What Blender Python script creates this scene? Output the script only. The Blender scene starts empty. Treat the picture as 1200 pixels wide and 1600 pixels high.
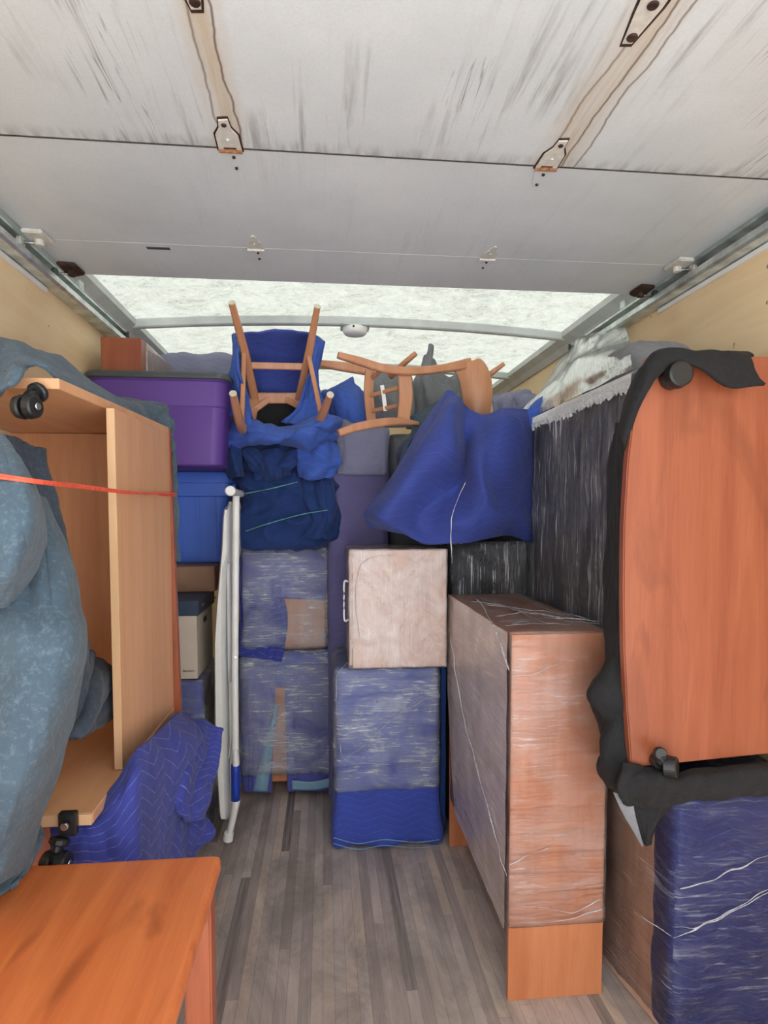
import bpy, bmesh, math, random
import numpy as np
from mathutils import Vector, noise, Matrix
random.seed(7)
S = bpy.context.scene
COL = S.collection

# ------------------------------------------------------------------ camera
FPX = 950.0; EYE = 1.45
YAW = math.atan(94 / FPX); PITCH = math.radians(3.0)
CY = 802 + FPX * math.tan(PITCH)
cam_d = bpy.data.cameras.new('camera'); cam = bpy.data.objects.new('camera', cam_d); COL.objects.link(cam)
cam.location = (0, 0, EYE)
cam.rotation_euler = (math.pi / 2 - PITCH, 0, -YAW)
cam_d.sensor_fit = 'VERTICAL'; cam_d.sensor_height = 24; cam_d.sensor_width = 18
cam_d.lens = FPX / 1600 * 24; cam_d.shift_y = (CY - 800) / 1600
cam_d.clip_start = 0.02
S.camera = cam

# ------------------------------------------------------------------ daylight (overcast sky seen through the open rear)
w = bpy.data.worlds.new('sky'); S.world = w; w.use_nodes = True
bg = w.node_tree.nodes['Background']; bg.inputs[0].default_value = (0.94, 0.97, 1.0, 1); bg.inputs[1].default_value = 1.6
sun_d = bpy.data.lights.new('sun', 'SUN'); sun_d.energy = 12.0; sun_d.angle = .02; sun_d.color = (1, .98, .96)
sun = bpy.data.objects.new('sun', sun_d); COL.objects.link(sun); sun.rotation_euler = (math.radians(-38), math.radians(8), 0)   # over the cab: lights the roof skin and the yard behind the truck
S.view_settings.view_transform = 'Standard'; S.view_settings.look = 'None'
S.view_settings.exposure = 0.95; S.view_settings.gamma = 1; S.view_settings.use_curve_mapping = False

# ------------------------------------------------------------------ survey: where a sight line meets a plane in the truck
def pt(u, v, Y=None, X=None, Z=None):
    x = (u - 600) / FPX; z = -(v - CY) / FPX; c, s = math.cos(PITCH), math.sin(PITCH)
    y2 = c + z * s; z2 = -s + z * c
    a = x * math.cos(YAW) + y2 * math.sin(YAW); b = -x * math.sin(YAW) + y2 * math.cos(YAW)
    k = Y / b if Y is not None else X / a if X is not None else (Z - EYE) / z2
    return Vector((a * k, b * k, z2 * k + EYE))

# ------------------------------------------------------------------ materials
def nmat(name):
    m = bpy.data.materials.new(name); m.use_nodes = True
    nt = m.node_tree; return m, nt, nt.nodes['Principled BSDF']
def N(nt, typ, **kw):
    n = nt.nodes.new(typ)
    for k, v in kw.items():
        if k.startswith('i_'):
            key = k[2:]; key = int(key) if key.isdigit() else key.replace('_', ' ')
            n.inputs[key].default_value = v
        else: setattr(n, k, v)
    return n
def L(nt, a, b): nt.links.new(a, b)
def ramp(nt, fac, stops):
    r = nt.nodes.new('ShaderNodeValToRGB'); e = r.color_ramp.elements
    while len(e) < len(stops): e.new(0.5)
    for i, (p, c) in enumerate(stops):
        e[i].position = p; e[i].color = (c, c, c, 1) if not hasattr(c, '__len__') else (*c, 1)
    L(nt, fac, r.inputs[0]); return r.outputs[0]
def math_(nt, op, a, b=None, clamp=False):
    n = nt.nodes.new('ShaderNodeMath'); n.operation = op; n.use_clamp = clamp
    for i, x in enumerate((a, b)):
        if x is None: continue
        if hasattr(x, 'links'): L(nt, x, n.inputs[i])
        else: n.inputs[i].default_value = x
    return n.outputs[0]
def mix(nt, f, a, b, mode='MIX'):
    n = nt.nodes.new('ShaderNodeMix'); n.data_type = 'RGBA'; n.blend_type = mode
    for s_, x in ((n.inputs[0], f), (n.inputs[6], a), (n.inputs[7], b)):
        if hasattr(x, 'links'): L(nt, x, s_)
        else: s_.default_value = x if not hasattr(x, '__len__') else (*x, 1)
    return n.outputs[2]
def uvmap(nt, sc=(1, 1, 1), rot=0, loc=(0, 0, 0), src='UV'):
    t = nt.nodes.new('ShaderNodeTexCoord'); m = nt.nodes.new('ShaderNodeMapping')
    L(nt, t.outputs[src], m.inputs[0]); m.inputs['Scale'].default_value = sc
    m.inputs['Rotation'].default_value = (0, 0, rot); m.inputs['Location'].default_value = loc
    return m.outputs[0]
def noise_(nt, vec, scale, detail=4, rough=.55, dist=0):
    n = N(nt, 'ShaderNodeTexNoise', i_Scale=scale, i_Detail=detail, i_Roughness=rough, i_Distortion=dist)
    L(nt, vec, n.inputs['Vector']); return n.outputs['Fac']
def bump(nt, b, h, strength=.3, dist=.01):
    n = N(nt, 'ShaderNodeBump', i_Strength=strength, i_Distance=dist)
    L(nt, h, n.inputs['Height']); L(nt, n.outputs[0], b.inputs['Normal']); return n.outputs[0]
def plain(name, c, rough=.5, metal=0, var=.12, sc=30, bmp=0.0):
    m, nt, b = nmat(name)
    f = noise_(nt, uvmap(nt, src='Object'), sc)
    d = tuple(x * (1 - var) for x in c); l_ = tuple(min(1, x * (1 + var)) for x in c)
    L(nt, ramp(nt, f, [(.3, d), (.7, l_)]), b.inputs['Base Color'])
    b.inputs['Roughness'].default_value = rough; b.inputs['Metallic'].default_value = metal
    if bmp: bump(nt, b, f, bmp, .004)
    return m
def wood(name, c1, c2, along='v', rough=.4, figure=.5, sc=1.0):
    """wood laminate: long grain along the U or V of the piece, measured in metres"""
    m, nt, b = nmat(name)
    st = (14 * sc, 1.1 * sc, 1) if along == 'v' else (1.1 * sc, 14 * sc, 1)
    vec = uvmap(nt, st)
    f1 = noise_(nt, vec, 1.3, 5, .6, .4)
    st2 = (130, 5, 1) if along == 'v' else (5, 130, 1)
    f2 = noise_(nt, uvmap(nt, st2), 1.5, 3, .7)
    f = math_(nt, 'ADD', math_(nt, 'MULTIPLY', f1, .75), math_(nt, 'MULTIPLY', f2, .25))
    col = ramp(nt, f, [(.38, c2), (.52, tuple((a + b_) / 2 for a, b_ in zip(c1, c2))), (.66, c1)])
    if figure:
        wv = N(nt, 'ShaderNodeTexNoise', i_Scale=1.0, i_Detail=3, i_Distortion=1.6)
        L(nt, uvmap(nt, (7, 1.6, 1) if along == 'v' else (1.6, 7, 1), rot=.1), wv.inputs['Vector'])
        k = ramp(nt, wv.outputs['Fac'], [(.32, 1.0), (.43, 0.0)])
        col = mix(nt, math_(nt, 'MULTIPLY', k, figure), col, tuple(x * .62 for x in c2))
    L(nt, col, b.inputs['Base Color']); b.inputs['Roughness'].default_value = rough
    bump(nt, b, f2, .04, .002)
    return m
def quilt(name, c, line=(.35, .4, .75), rough=.85, stitch=.5, period=.030, wide=.17, amp=.032, bs=.22):
    """moving pad: zigzag stitched rows"""
    m, nt, b = nmat(name)
    vec = uvmap(nt); sp = nt.nodes.new('ShaderNodeSeparateXYZ'); L(nt, vec, sp.inputs[0])
    wob = noise_(nt, vec, 5, 2); 
    x = math_(nt, 'ADD', math_(nt, 'DIVIDE', sp.outputs[0], wide), math_(nt, 'MULTIPLY', wob, .10))
    tri = math_(nt, 'ABSOLUTE', math_(nt, 'SUBTRACT', math_(nt, 'FRACT', x), .5))
    y = math_(nt, 'DIVIDE', math_(nt, 'ADD', sp.outputs[1], math_(nt, 'MULTIPLY', tri, amp * 2)), period)
    fr = math_(nt, 'FRACT', y)
    dd = math_(nt, 'ABSOLUTE', math_(nt, 'SUBTRACT', fr, .5))       # .5 at the seam, 0 mid-puff
    seam = ramp(nt, dd, [(.455, 0), (.49, 1)])
    thread = ramp(nt, noise_(nt, vec, 55, 2), [(.4, .25), (.6, 1)])
    big = noise_(nt, vec, 6, 4)
    base = mix(nt, big, tuple(v * .75 for v in c), tuple(min(1, v * 1.25) for v in c))
    L(nt, mix(nt, math_(nt, 'MULTIPLY', math_(nt, 'MULTIPLY', seam, thread), stitch), base, line), b.inputs['Base Color'])
    b.inputs['Roughness'].default_value = rough
    b.inputs['Sheen Weight'].default_value = .08
    puff = math_(nt, 'SUBTRACT', 1.0, math_(nt, 'POWER', math_(nt, 'MULTIPLY', dd, 2.0), 3.0))
    fine = noise_(nt, vec, 260, 2)
    h = math_(nt, 'ADD', puff, math_(nt, 'MULTIPLY', fine, .25))
    bump(nt, b, h, bs, .005)
    return m
def felt(name, c, speck=(.5, .55, .6), amt=.35, sc=1, sheen=.1):
    m, nt, b = nmat(name); vec = uvmap(nt, src='Object')
    f = noise_(nt, vec, 90 * sc, 5, .75); g = noise_(nt, vec, 9, 4, .6, .5)
    base = mix(nt, g, tuple(v * .6 for v in c), tuple(min(1, v * 1.4) for v in c))
    L(nt, mix(nt, math_(nt, 'MULTIPLY', ramp(nt, f, [(.5, 0), (.72, 1)]), amt), base, speck), b.inputs['Base Color'])
    b.inputs['Roughness'].default_value = .95; b.inputs['Sheen Weight'].default_value = sheen
    bump(nt, b, math_(nt, 'ADD', f, math_(nt, 'MULTIPLY', g, 2)), .35, .006)
    return m
def film(name, along='u', base=.10, streak=.7, rough=.2, tint=(.80, .84, .92), seed=0, bstr=.6, patch=.22, ior=1.4, ln=1.0, lines=.12):
    """clear stretch wrap: see-through, cloudy in patches, wrinkle glints painted in as short pale dashes"""
    m, nt, b = nmat(name)
    def v(su, sv, rot, dx, dy):
        if along == 'v': su, sv = sv, su
        return uvmap(nt, (su, sv, 1), rot + (.5 if along == 'd' else 0), (seed * 1.7 + dx, seed * .7 + dy, 0))
    cloud = ramp(nt, noise_(nt, v(3.2, 4.5, 0, 0, 0), 1.5, 5, .65, .7), [(.36, 0), (.76, 1)])
    area = ramp(nt, noise_(nt, v(4, 5, 0, 5, 9), 1.3, 2, .5, .3), [(.46, 0), (.62, 1)])
    f1 = noise_(nt, v(1.5 * ln, 17, .07, 0, 3), 1.4, 5, .65, .6); long_ = ramp(nt, f1, [(.585, 0), (.66, .7), (.76, 1)])
    f2 = noise_(nt, v(8 * ln, 95, -.06, 7, 0), 1.2, 4, .7, .25); dash = ramp(nt, f2, [(.54, 0), (.68, 1)])  # glints on the wrap, painted as near-opaque pale dashes
    rg = math_(nt, 'ABSOLUTE', math_(nt, 'SUBTRACT', noise_(nt, v(.8 * ln, 3.6, .22, 2, 2), 1.2, 1, .5, .3), .5))
    line = math_(nt, 'MULTIPLY', ramp(nt, rg, [(.0, 1), (.006, .5), (.02, 0)]), area)
    k = math_(nt, 'ADD', math_(nt, 'MULTIPLY', cloud, patch), base)
    k = math_(nt, 'ADD', k, math_(nt, 'MULTIPLY', math_(nt, 'MULTIPLY', long_, area), streak * .6))
    k = math_(nt, 'ADD', k, math_(nt, 'MULTIPLY', math_(nt, 'MULTIPLY', dash, cloud), streak * 1.3))
    k = math_(nt, 'ADD', k, math_(nt, 'MULTIPLY', line, lines), clamp=True)
    b.inputs['Base Color'].default_value = (*tint, 1); b.inputs['Roughness'].default_value = rough
    b.inputs['Specular IOR Level'].default_value = .8
    h = math_(nt, 'ADD', math_(nt, 'MULTIPLY', f1, 1.0), math_(nt, 'MULTIPLY', f2, .35))
    nrm = bump(nt, b, h, bstr, .03)
    tr = nt.nodes.new('ShaderNodeBsdfTransparent'); ms = nt.nodes.new('ShaderNodeMixShader')
    L(nt, k, ms.inputs[0]); L(nt, tr.outputs[0], ms.inputs[1]); L(nt, b.outputs[0], ms.inputs[2])
    gl = N(nt, 'ShaderNodeBsdfGlossy', i_Roughness=.10); L(nt, nrm, gl.inputs['Normal'])
    fr = N(nt, 'ShaderNodeFresnel', i_IOR=ior); L(nt, nrm, fr.inputs['Normal'])
    m2 = nt.nodes.new('ShaderNodeMixShader'); L(nt, fr.outputs[0], m2.inputs[0]); L(nt, ms.outputs[0], m2.inputs[1]); L(nt, gl.outputs[0], m2.inputs[2])
    L(nt, m2.outputs[0], nt.nodes['Material Output'].inputs[0])
    return m

M = {}
M['desk_wood'] = wood('light_cherry_laminate', (.72, .41, .23), (.62, .32, .16), 'v', .38, .1)
M['desk_wood_u'] = wood('light_cherry_laminate_across', (.72, .41, .23), (.62, .32, .16), 'u', .38, .1)
M['desk_dark'] = wood('cherry_laminate_back', (.60, .29, .14), (.50, .22, .095), 'v', .4, .15)
M['edge_wood'] = wood('pale_board_edge', (.72, .47, .27), (.62, .38, .20), 'v', .5, 0)
M['orange_wood'] = wood('orange_cherry_laminate', (.34, .100, .046), (.25, .062, .026), 'v', .36, .45)
M['shelf_wood'] = wood('bookcase_cherry_laminate', (.58, .225, .10), (.46, .155, .06), 'v', .35, .2)
M['table_wood'] = wood('tabletop_cherry_veneer', (.66, .20, .06), (.50, .125, .036), 'v', .33, .75, .8)
M['back_ply'] = wood('pinkish_brown_backing', (.50, .30, .22), (.42, .25, .18), 'v', .5, 0)
M['red_wood'] = wood('reddish_wood', (.42, .12, .05), (.30, .07, .03), 'v', .4, .3)
M['chair_wood'] = wood('beech_chair_wood', (.62, .30, .16), (.50, .22, .11), 'v', .4, 0)
M['pink_wood'] = wood('pale_brown_laminate', (.66, .42, .31), (.55, .33, .23), 'v', .4, .3)
M['blue_quilt'] = quilt('blue_moving_pad', (.032, .045, .27))
M['blue_quilt_low'] = quilt('blue_moving_pad_low_stitch', (.035, .065, .36), stitch=.22)
M['drape_quilt'] = quilt('draped_blue_pad', (.036, .060, .29), line=(.2, .25, .5), stitch=.28, bs=.14)
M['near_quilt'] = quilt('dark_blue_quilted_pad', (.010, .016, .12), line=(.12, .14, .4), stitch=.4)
M['royal_pad'] = quilt('royal_blue_pad', (.04, .10, .42), line=(.3, .42, .8), stitch=.2)
M['navy_pad'] = quilt('navy_pad', (.006, .030, .14), line=(.08, .16, .4), stitch=.1)
M['grey_quilt'] = quilt('greyish_purple_moving_pad', (.13, .115, .26), line=(.2, .2, .32), stitch=.35)
M['slab_quilt'] = quilt('dim_grey_pad', (.045, .043, .060), line=(.12, .12, .16), stitch=.0, bs=.05)
M['lilac_quilt'] = quilt('lilac_blue_pad', (.085, .092, .34), line=(.3, .3, .6), stitch=.2)
M['mauve_quilt'] = quilt('grey_mauve_pad', (.20, .20, .30), line=(.34, .34, .45), stitch=.3)
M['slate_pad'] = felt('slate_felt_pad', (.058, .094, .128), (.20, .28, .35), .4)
M['slate_shaded'] = felt('shaded_slate_felt_pad', (.035, .05, .075), (.16, .2, .25), .25)  # darker felt: shade inside the tipped desk is put into the colour
M['dark_felt'] = felt('charcoal_felt_pad', (.010, .010, .011), (.06, .06, .065), .15, sheen=0)
M['grey_felt'] = felt('mid_grey_felt', (.20, .205, .22), (.4, .4, .42), .2)
M['teal_lining'] = felt('pale_blue_lining', (.22, .38, .50), (.5, .6, .7), .2)
M['film_h'] = film('stretch_wrap_horizontal', 'u', .09, .62, seed=1, patch=.38)
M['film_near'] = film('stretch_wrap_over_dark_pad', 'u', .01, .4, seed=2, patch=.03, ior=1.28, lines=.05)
M['film_wood'] = film('stretch_wrap_on_wood', 'u', .05, .32, tint=(.88, .80, .78), seed=4, patch=.22)
M['film_side'] = film('stretch_wrap_cloudy', 'd', .62, .3, tint=(.80, .66, .61), seed=6, ior=1.08, bstr=.2, lines=.08)
M['film_v'] = film('stretch_wrap_vertical', 'v', .04, 1.5, tint=(.75, .76, .82), seed=9, patch=.20, ln=.28, ior=1.4, bstr=.9)
M['film_pale'] = film('stretch_wrap_milky', 'v', .20, .35, tint=(.92, .83, .81), seed=3, patch=.45, ior=1.2, bstr=.15, ln=.6)
M['film_rope'] = film('gathered_stretch_wrap', 'u', .45, .6, tint=(.85, .87, .9), seed=3)
M['film_bag'] = film('plastic_dust_sheet', 'v', .30, .3, rough=.45, tint=(.46, .48, .43), seed=5, ior=1.12, patch=.12, bstr=.3)
M['purple_plastic'] = plain('purple_tote_plastic', (.125, .055, .31), .55, 0, .06, 5)
M['blue_plastic'] = plain('blue_tote_plastic', (.09, .22, .85), .5, 0, .06, 5)
M['lid_plastic'] = plain('dark_grey_lid', (.07, .08, .085), .4, 0, .1, 8)
M['card'] = plain('brown_cardboard', (.38, .22, .14), .85, 0, .08, 12)
M['cream_card'] = plain('cream_cardboard', (.62, .54, .45), .8, 0, .05, 8)
M['navy_card'] = plain('navy_box_lid', (.03, .055, .10), .5, 0, .1, 12)
M['ink'] = plain('black_print', (.03, .03, .03), .7)
M['white_plastic'] = plain('white_moulded_plastic', (.86, .86, .82), .45, 0, .05, 12)
M['white_metal'] = plain('white_powder_coat', (.85, .85, .83), .35, 0, .05, 12)
M['blue_sleeve'] = plain('blue_plastic_sleeve', (.015, .05, .42), .4)
M['green_strap'] = plain('green_twine', (.16, .46, .38), .6)
M['red_strap'] = plain('red_cord', (.75, .10, .05), .6, 0, .3, 80)
M['black'] = plain('black_rubber', (.012, .012, .013), .4)
M['galv'] = plain('galvanised_steel', (.62, .67, .65), .35, .7, .35, 14)
M['galv_dark'] = plain('dirty_galvanised_steel', (.10, .12, .105), .5, .6, .5, 14)
M['grey_paint'] = plain('grey_painted_aluminium', (.56, .59, .58), .5, .1, .1, 10)
M['rust'] = plain('rusty_steel', (.05, .022, .014), .8, .2, .6, 60)
M['rust_light'] = plain('orange_rust', (.26, .11, .045), .85, 0, .5, 90)
M['grime'] = plain('grimy_joint_seal', (.055, .045, .038), .8, 0, .5, 60)
M['hinge_paint'] = plain('white_painted_steel', (.60, .58, .53), .5, 0, .12, 60)
M['steel'] = plain('bright_steel', (.6, .6, .6), .25, 1)
M['pad_tip'] = plain('pale_felt_glide', (.65, .60, .48), .8)

def mk_floor():
    m, nt, b = nmat('worn_hardwood_floor')
    vec = uvmap(nt, (1, 1, 1), math.pi / 2, src='Object')
    sx_ = nt.nodes.new('ShaderNodeSeparateXYZ'); L(nt, uvmap(nt, src='Object'), sx_.inputs[0])
    row = math_(nt, 'FLOOR', math_(nt, 'DIVIDE', sx_.outputs[0], .036))
    wn = nt.nodes.new('ShaderNodeTexWhiteNoise'); wn.noise_dimensions = '1D'; L(nt, row, wn.inputs['W'])
    cx = nt.nodes.new('ShaderNodeCombineXYZ'); L(nt, math_(nt, 'ADD', sx_.outputs[1], math_(nt, 'MULTIPLY', wn.outputs['Value'], 7.3)), cx.inputs[0]); L(nt, sx_.outputs[0], cx.inputs[1])
    br = nt.nodes.new('ShaderNodeTexBrick'); L(nt, cx.outputs[0], br.inputs['Vector'])
    br.inputs['Color1'].default_value = (.0, .0, .0, 1); br.inputs['Color2'].default_value = (1, 1, 1, 1)
    br.inputs['Mortar'].default_value = (.3, .3, .3, 1)
    br.inputs['Scale'].default_value = 1; br.inputs['Mortar Size'].default_value = .0006
    br.inputs['Brick Width'].default_value = .95; br.inputs['Row Height'].default_value = .036; br.offset = 0
    br.inputs['Bias'].default_value = 0
    grain = noise_(nt, uvmap(nt, (60, 2.5, 1), src='Object'), 1.5, 5, .7)
    dirt = noise_(nt, uvmap(nt, (3, 1.4, 1), src='Object'), 1.7, 6, .7, .6)
    base = ramp(nt, br.outputs['Color'], [(0, (.12, .09, .08)), (.12, (.36, .28, .245)), (.45, (.52, .43, .38)), (.8, (.60, .50, .43)), (1, (.72, .54, .38))])
    c = mix(nt, ramp(nt, grain, [(.35, .0), (.7, .45)]), base, (.60, .56, .53))
    c = mix(nt, ramp(nt, dirt, [(.35, .75), (.62, 0)]), c, (.22, .19, .17))
    c = mix(nt, math_(nt, 'MULTIPLY', br.outputs['Fac'], .5), c, (.05, .045, .04))
    L(nt, c, b.inputs['Base Color']); b.inputs['Roughness'].default_value = .55
    bump(nt, b, math_(nt, 'SUBTRACT', math_(nt, 'MULTIPLY', grain, .5), br.outputs['Fac']), .3, .003)
    return m
def mk_ply():
    m, nt, b = nmat('plywood_wall_lining')
    f = noise_(nt, uvmap(nt, (1, .35, 3), src='Object'), 3.5, 6, .6, .5)
    g = noise_(nt, uvmap(nt, (1, 1, 1), src='Object'), 1.2, 3, .6, .3)
    c = ramp(nt, f, [(.3, (.80, .58, .32)), (.55, (.88, .68, .41)), (.8, (.90, .74, .49))])
    c = mix(nt, ramp(nt, g, [(.4, 0), (.75, .5)]), c, (.60, .34, .17))
    sp = noise_(nt, uvmap(nt, (1, 1, 1), src='Object'), 28, 1)
    c = mix(nt, ramp(nt, sp, [(.76, 0), (.79, .8)]), c, (.12, .07, .04))
    L(nt, c, b.inputs['Base Color']); b.inputs['Roughness'].default_value = .6
    return m
def mk_roof():
    m, nt, b = nmat('translucent_fibreglass_roof')
    f = noise_(nt, uvmap(nt, (1, 1, 1), src='Object'), 9, 8, .75, .8)
    g = noise_(nt, uvmap(nt, (1, 1, 1), src='Object'), 45, 6, .8, 1.5)
    c = ramp(nt, math_(nt, 'ADD', math_(nt, 'MULTIPLY', f, .5), math_(nt, 'MULTIPLY', g, .5)), [(.37, (.060, .063, .052)), (.47, (.104, .109, .098)), (.60, (.128, .134, .121))])
    sp = ramp(nt, noise_(nt, uvmap(nt, (1, 2.2, 1), rot=.5, src='Object'), 26, 3, .6, 1), [(.70, 0), (.76, .55)])
    c = mix(nt, sp, c, (.05, .047, .036))
    tl = nt.nodes.new('ShaderNodeBsdfTranslucent'); L(nt, c, tl.inputs[0])
    df = nt.nodes.new('ShaderNodeBsdfDiffuse'); L(nt, c, df.inputs[0])
    ms = nt.nodes.new('ShaderNodeMixShader'); ms.inputs[0].default_value = .12
    L(nt, tl.outputs[0], ms.inputs[1]); L(nt, df.outputs[0], ms.inputs[2])
    L(nt, ms.outputs[0], nt.nodes['Material Output'].inputs[0])
    return m
def mk_door():
    """white painted door panel, grime scratches along the travel direction, rust runs between the hinges"""
    m, nt, b = nmat('grimy_white_door_panel')
    tc = nt.nodes.new('ShaderNodeTexCoord'); geo = nt.nodes.new('ShaderNodeNewGeometry')
    pos = geo.outputs['Position']; sp = nt.nodes.new('ShaderNodeSeparateXYZ'); L(nt, pos, sp.inputs[0])
    X, Y = sp.outputs[0], sp.outputs[1]
    def nz(sc, scale, d=4, r=.6, dist=0, loc=(0, 0, 0)):
        mp = nt.nodes.new('ShaderNodeMapping'); L(nt, pos, mp.inputs[0]); mp.inputs['Scale'].default_value = sc; mp.inputs['Location'].default_value = loc
        return noise_(nt, mp.outputs[0], scale, d, r, dist)
    cloud = nz((1, 1, 1), 3.5, 4)
    base = ramp(nt, cloud, [(.3, (.61, .65, .675)), (.7, (.70, .74, .765))])
    weave = nz((1, 1, 1), 220, 2)
    base = mix(nt, ramp(nt, weave, [(.35, .12), (.6, 0)]), base, (.40, .41, .40))
    older = ramp(nt, Y, [(.0, 1), (1, 1)])
    near = math_(nt, 'LESS_THAN', Y, 1.545)
    # grime: long faint scratches
    st = nz((22, 1.2, 1), 1.6, 5, .65, .3); patch = nz((2.5, 1.2, 1), 1.6, 3, .6, 0, (3, 1, 0))
    g = math_(nt, 'MULTIPLY', ramp(nt, st, [(.52, 0), (.72, .75)]), ramp(nt, patch, [(.42, 0), (.62, 1)]))
    g = math_(nt, 'MULTIPLY', g, math_(nt, 'ADD', math_(nt, 'MULTIPLY', near, .8), .2))
    base = mix(nt, g, base, (.20, .195, .18))
    th = nz((30, .9, 1), 1.3, 3, .55, .6, (7, 2, 0)); tp = nz((3, 2, 1), 1.3, 2, .5, 0, (1, 8, 0))
    t2 = math_(nt, 'MULTIPLY', ramp(nt, th, [(.485, 0), (.50, 1), (.515, 0)]), ramp(nt, tp, [(.56, 0), (.64, .7)]))
    base = mix(nt, math_(nt, 'MULTIPLY', t2, math_(nt, 'ADD', math_(nt, 'MULTIPLY', near, .85), .08)), base, (.10, .095, .08))
    # soot just before the seam
    seam = math_(nt, 'MULTIPLY', ramp(nt, math_(nt, 'SUBTRACT', 1.545, Y), [(.0, 1), (.05, 0)]), near)
    base = mix(nt, math_(nt, 'MULTIPLY', seam, math_(nt, 'MULTIPLY', ramp(nt, nz((30, 6, 1), 1.2, 4), [(.4, 0), (.65, 1)]), .6)), base, (.12, .12, .10))
    # rust runs in line with the hinges
    for x0, wl in ((-.215, .05), (.585, .07)):
        wob = math_(nt, 'MULTIPLY', math_(nt, 'SUBTRACT', nz((0, 1, 0), 2.6, 3, .5, 0, (x0 * 9, 0, 0)), .5), .055)
        d = math_(nt, 'SUBTRACT', math_(nt, 'SUBTRACT', X, x0), wob)
        wide = ramp(nt, math_(nt, 'ABSOLUTE', d), [(.0, 1), (wl, 0)])
        tan = math_(nt, 'MULTIPLY', math_(nt, 'MULTIPLY', wide, near), ramp(nt, nz((25, 1.5, 1), 1.3, 4, .6), [(.3, .15), (.6, .75)]))
        base = mix(nt, tan, base, (.50, .35, .18))
        for off, wd, am in ((-.018, .004, .7), (.022, .003, .9), (.055, .0035, .8 if x0 > 0 else 0)):
            if not am: continue
            wb2 = math_(nt, 'MULTIPLY', math_(nt, 'SUBTRACT', nz((0, 1, 0), 4.5, 4, .6, 0, (off * 99 + x0, 0, 0)), .5), .035)
            dd = math_(nt, 'ABSOLUTE', math_(nt, 'SUBTRACT', math_(nt, 'ADD', d, wb2), off))
            ln = math_(nt, 'MULTIPLY', math_(nt, 'MULTIPLY', ramp(nt, dd, [(.0, 1), (wd, 0)]), near), am)
            base = mix(nt, ln, base, (.11, .05, .022))
    L(nt, base, b.inputs['Base Color']); b.inputs['Roughness'].default_value = .42
    bump(nt, b, weave, .08, .002)
    return m
M['floor'] = mk_floor(); M['ply'] = mk_ply(); M['roof'] = mk_roof(); M['door'] = mk_door()
M['ground'] = plain('pale_concrete', (.60, .61, .62), .9, 0, .1, 3)

# ------------------------------------------------------------------ object plumbing
ORG = {}
def base_of(vs):
    a = np.array([tuple(v) for v in vs]); return Vector(((a[:, 0].min() + a[:, 0].max()) / 2, (a[:, 1].min() + a[:, 1].max()) / 2, a[:, 2].min()))
def tag(o, label, cat=None, group=None, kind=None):
    if label: o['label'] = label
    if cat: o['category'] = cat
    if group: o['group'] = group
    if kind: o['kind'] = kind
    return o
def thing(name, loc, label, cat, group=None):
    o = bpy.data.objects.new(name, None); COL.objects.link(o); o.location = loc; o.empty_display_size = .05
    ORG[o] = Vector(loc); return tag(o, label, cat, group)
def link(name, vs, fs, mat, parent=None, uvs=None, smooth=False, label=None, solid=0, auto=None):
    vs = [Vector(v) for v in vs]
    org = ORG[parent] if parent else base_of(vs)
    me = bpy.data.meshes.new(name); me.from_pydata([v - org for v in vs], [], fs); me.update()
    uvl = me.uv_layers.new(name='UVMap')
    if uvs is not None:
        for lp in me.loops: uvl.data[lp.index].uv = uvs[lp.vertex_index]
    else:
        for p in me.polygons:
            n = p.normal; ax = max(range(3), key=lambda i: abs(n[i]))
            a, b_ = ((1, 2), (0, 2), (0, 1))[ax]
            for li in p.loop_indices:
                c = vs[me.loops[li].vertex_index]; uvl.data[li].uv = (c[a], c[b_])
    if smooth: me.polygons.foreach_set('use_smooth', [True] * len(me.polygons))
    me.materials.append(mat)
    o = bpy.data.objects.new(name, me); COL.objects.link(o)
    if parent: o.parent = parent
    else: o.location = org
    ORG[o] = org
    if auto:
        try: me.set_sharp_from_angle(angle=math.radians(auto))
        except Exception: pass
    if solid:
        md = o.modifiers.new('thickness', 'SOLIDIFY'); md.thickness = solid; md.offset = 0
    if label: o['label'] = label
    return o
def bm_out(bm):
    bmesh.ops.recalc_face_normals(bm, faces=bm.faces); bm.verts.index_update()
    r = [v.co.copy() for v in bm.verts], [[v.index for v in f.verts] for f in bm.faces]; bm.free(); return r
def join(parts):
    V, F_ = [], []
    for v, f in parts:
        k = len(V); V += list(v); F_ += [[i + k for i in q] for q in f]
    return V, F_
def box(lo, hi, bev=.003, seg=1):
    bm = bmesh.new(); bmesh.ops.create_cube(bm, size=1)
    lo, hi = Vector(lo), Vector(hi)
    for v in bm.verts: v.co = Vector([(lo[i] + hi[i]) / 2 + v.co[i] * (hi[i] - lo[i]) for i in range(3)])
    if bev: bmesh.ops.bevel(bm, geom=bm.edges[:], offset=bev, segments=seg, affect='EDGES', profile=.5)
    return bm_out(bm)
def prism(poly, axis, a, b_, bev=0, seg=2):
    """extrude a 2-D outline along an axis (0,1,2) from a to b"""
    bm = bmesh.new(); o = [i for i in range(3) if i != axis]
    def mk(t):
        r = []
        for p in poly:
            c = [0, 0, 0]; c[o[0]], c[o[1]] = p; c[axis] = t; r.append(bm.verts.new(c))
        return r
    A, B = mk(a), mk(b_); n = len(poly)
    bm.faces.new(A); bm.faces.new(B[::-1])
    for i in range(n): bm.faces.new((A[i], B[i], B[(i + 1) % n], A[(i + 1) % n]))
    bmesh.ops.recalc_face_normals(bm, faces=bm.faces)
    if bev: bmesh.ops.bevel(bm, geom=bm.edges[:], offset=bev, segments=seg, affect='EDGES')
    return bm_out(bm)
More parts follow.
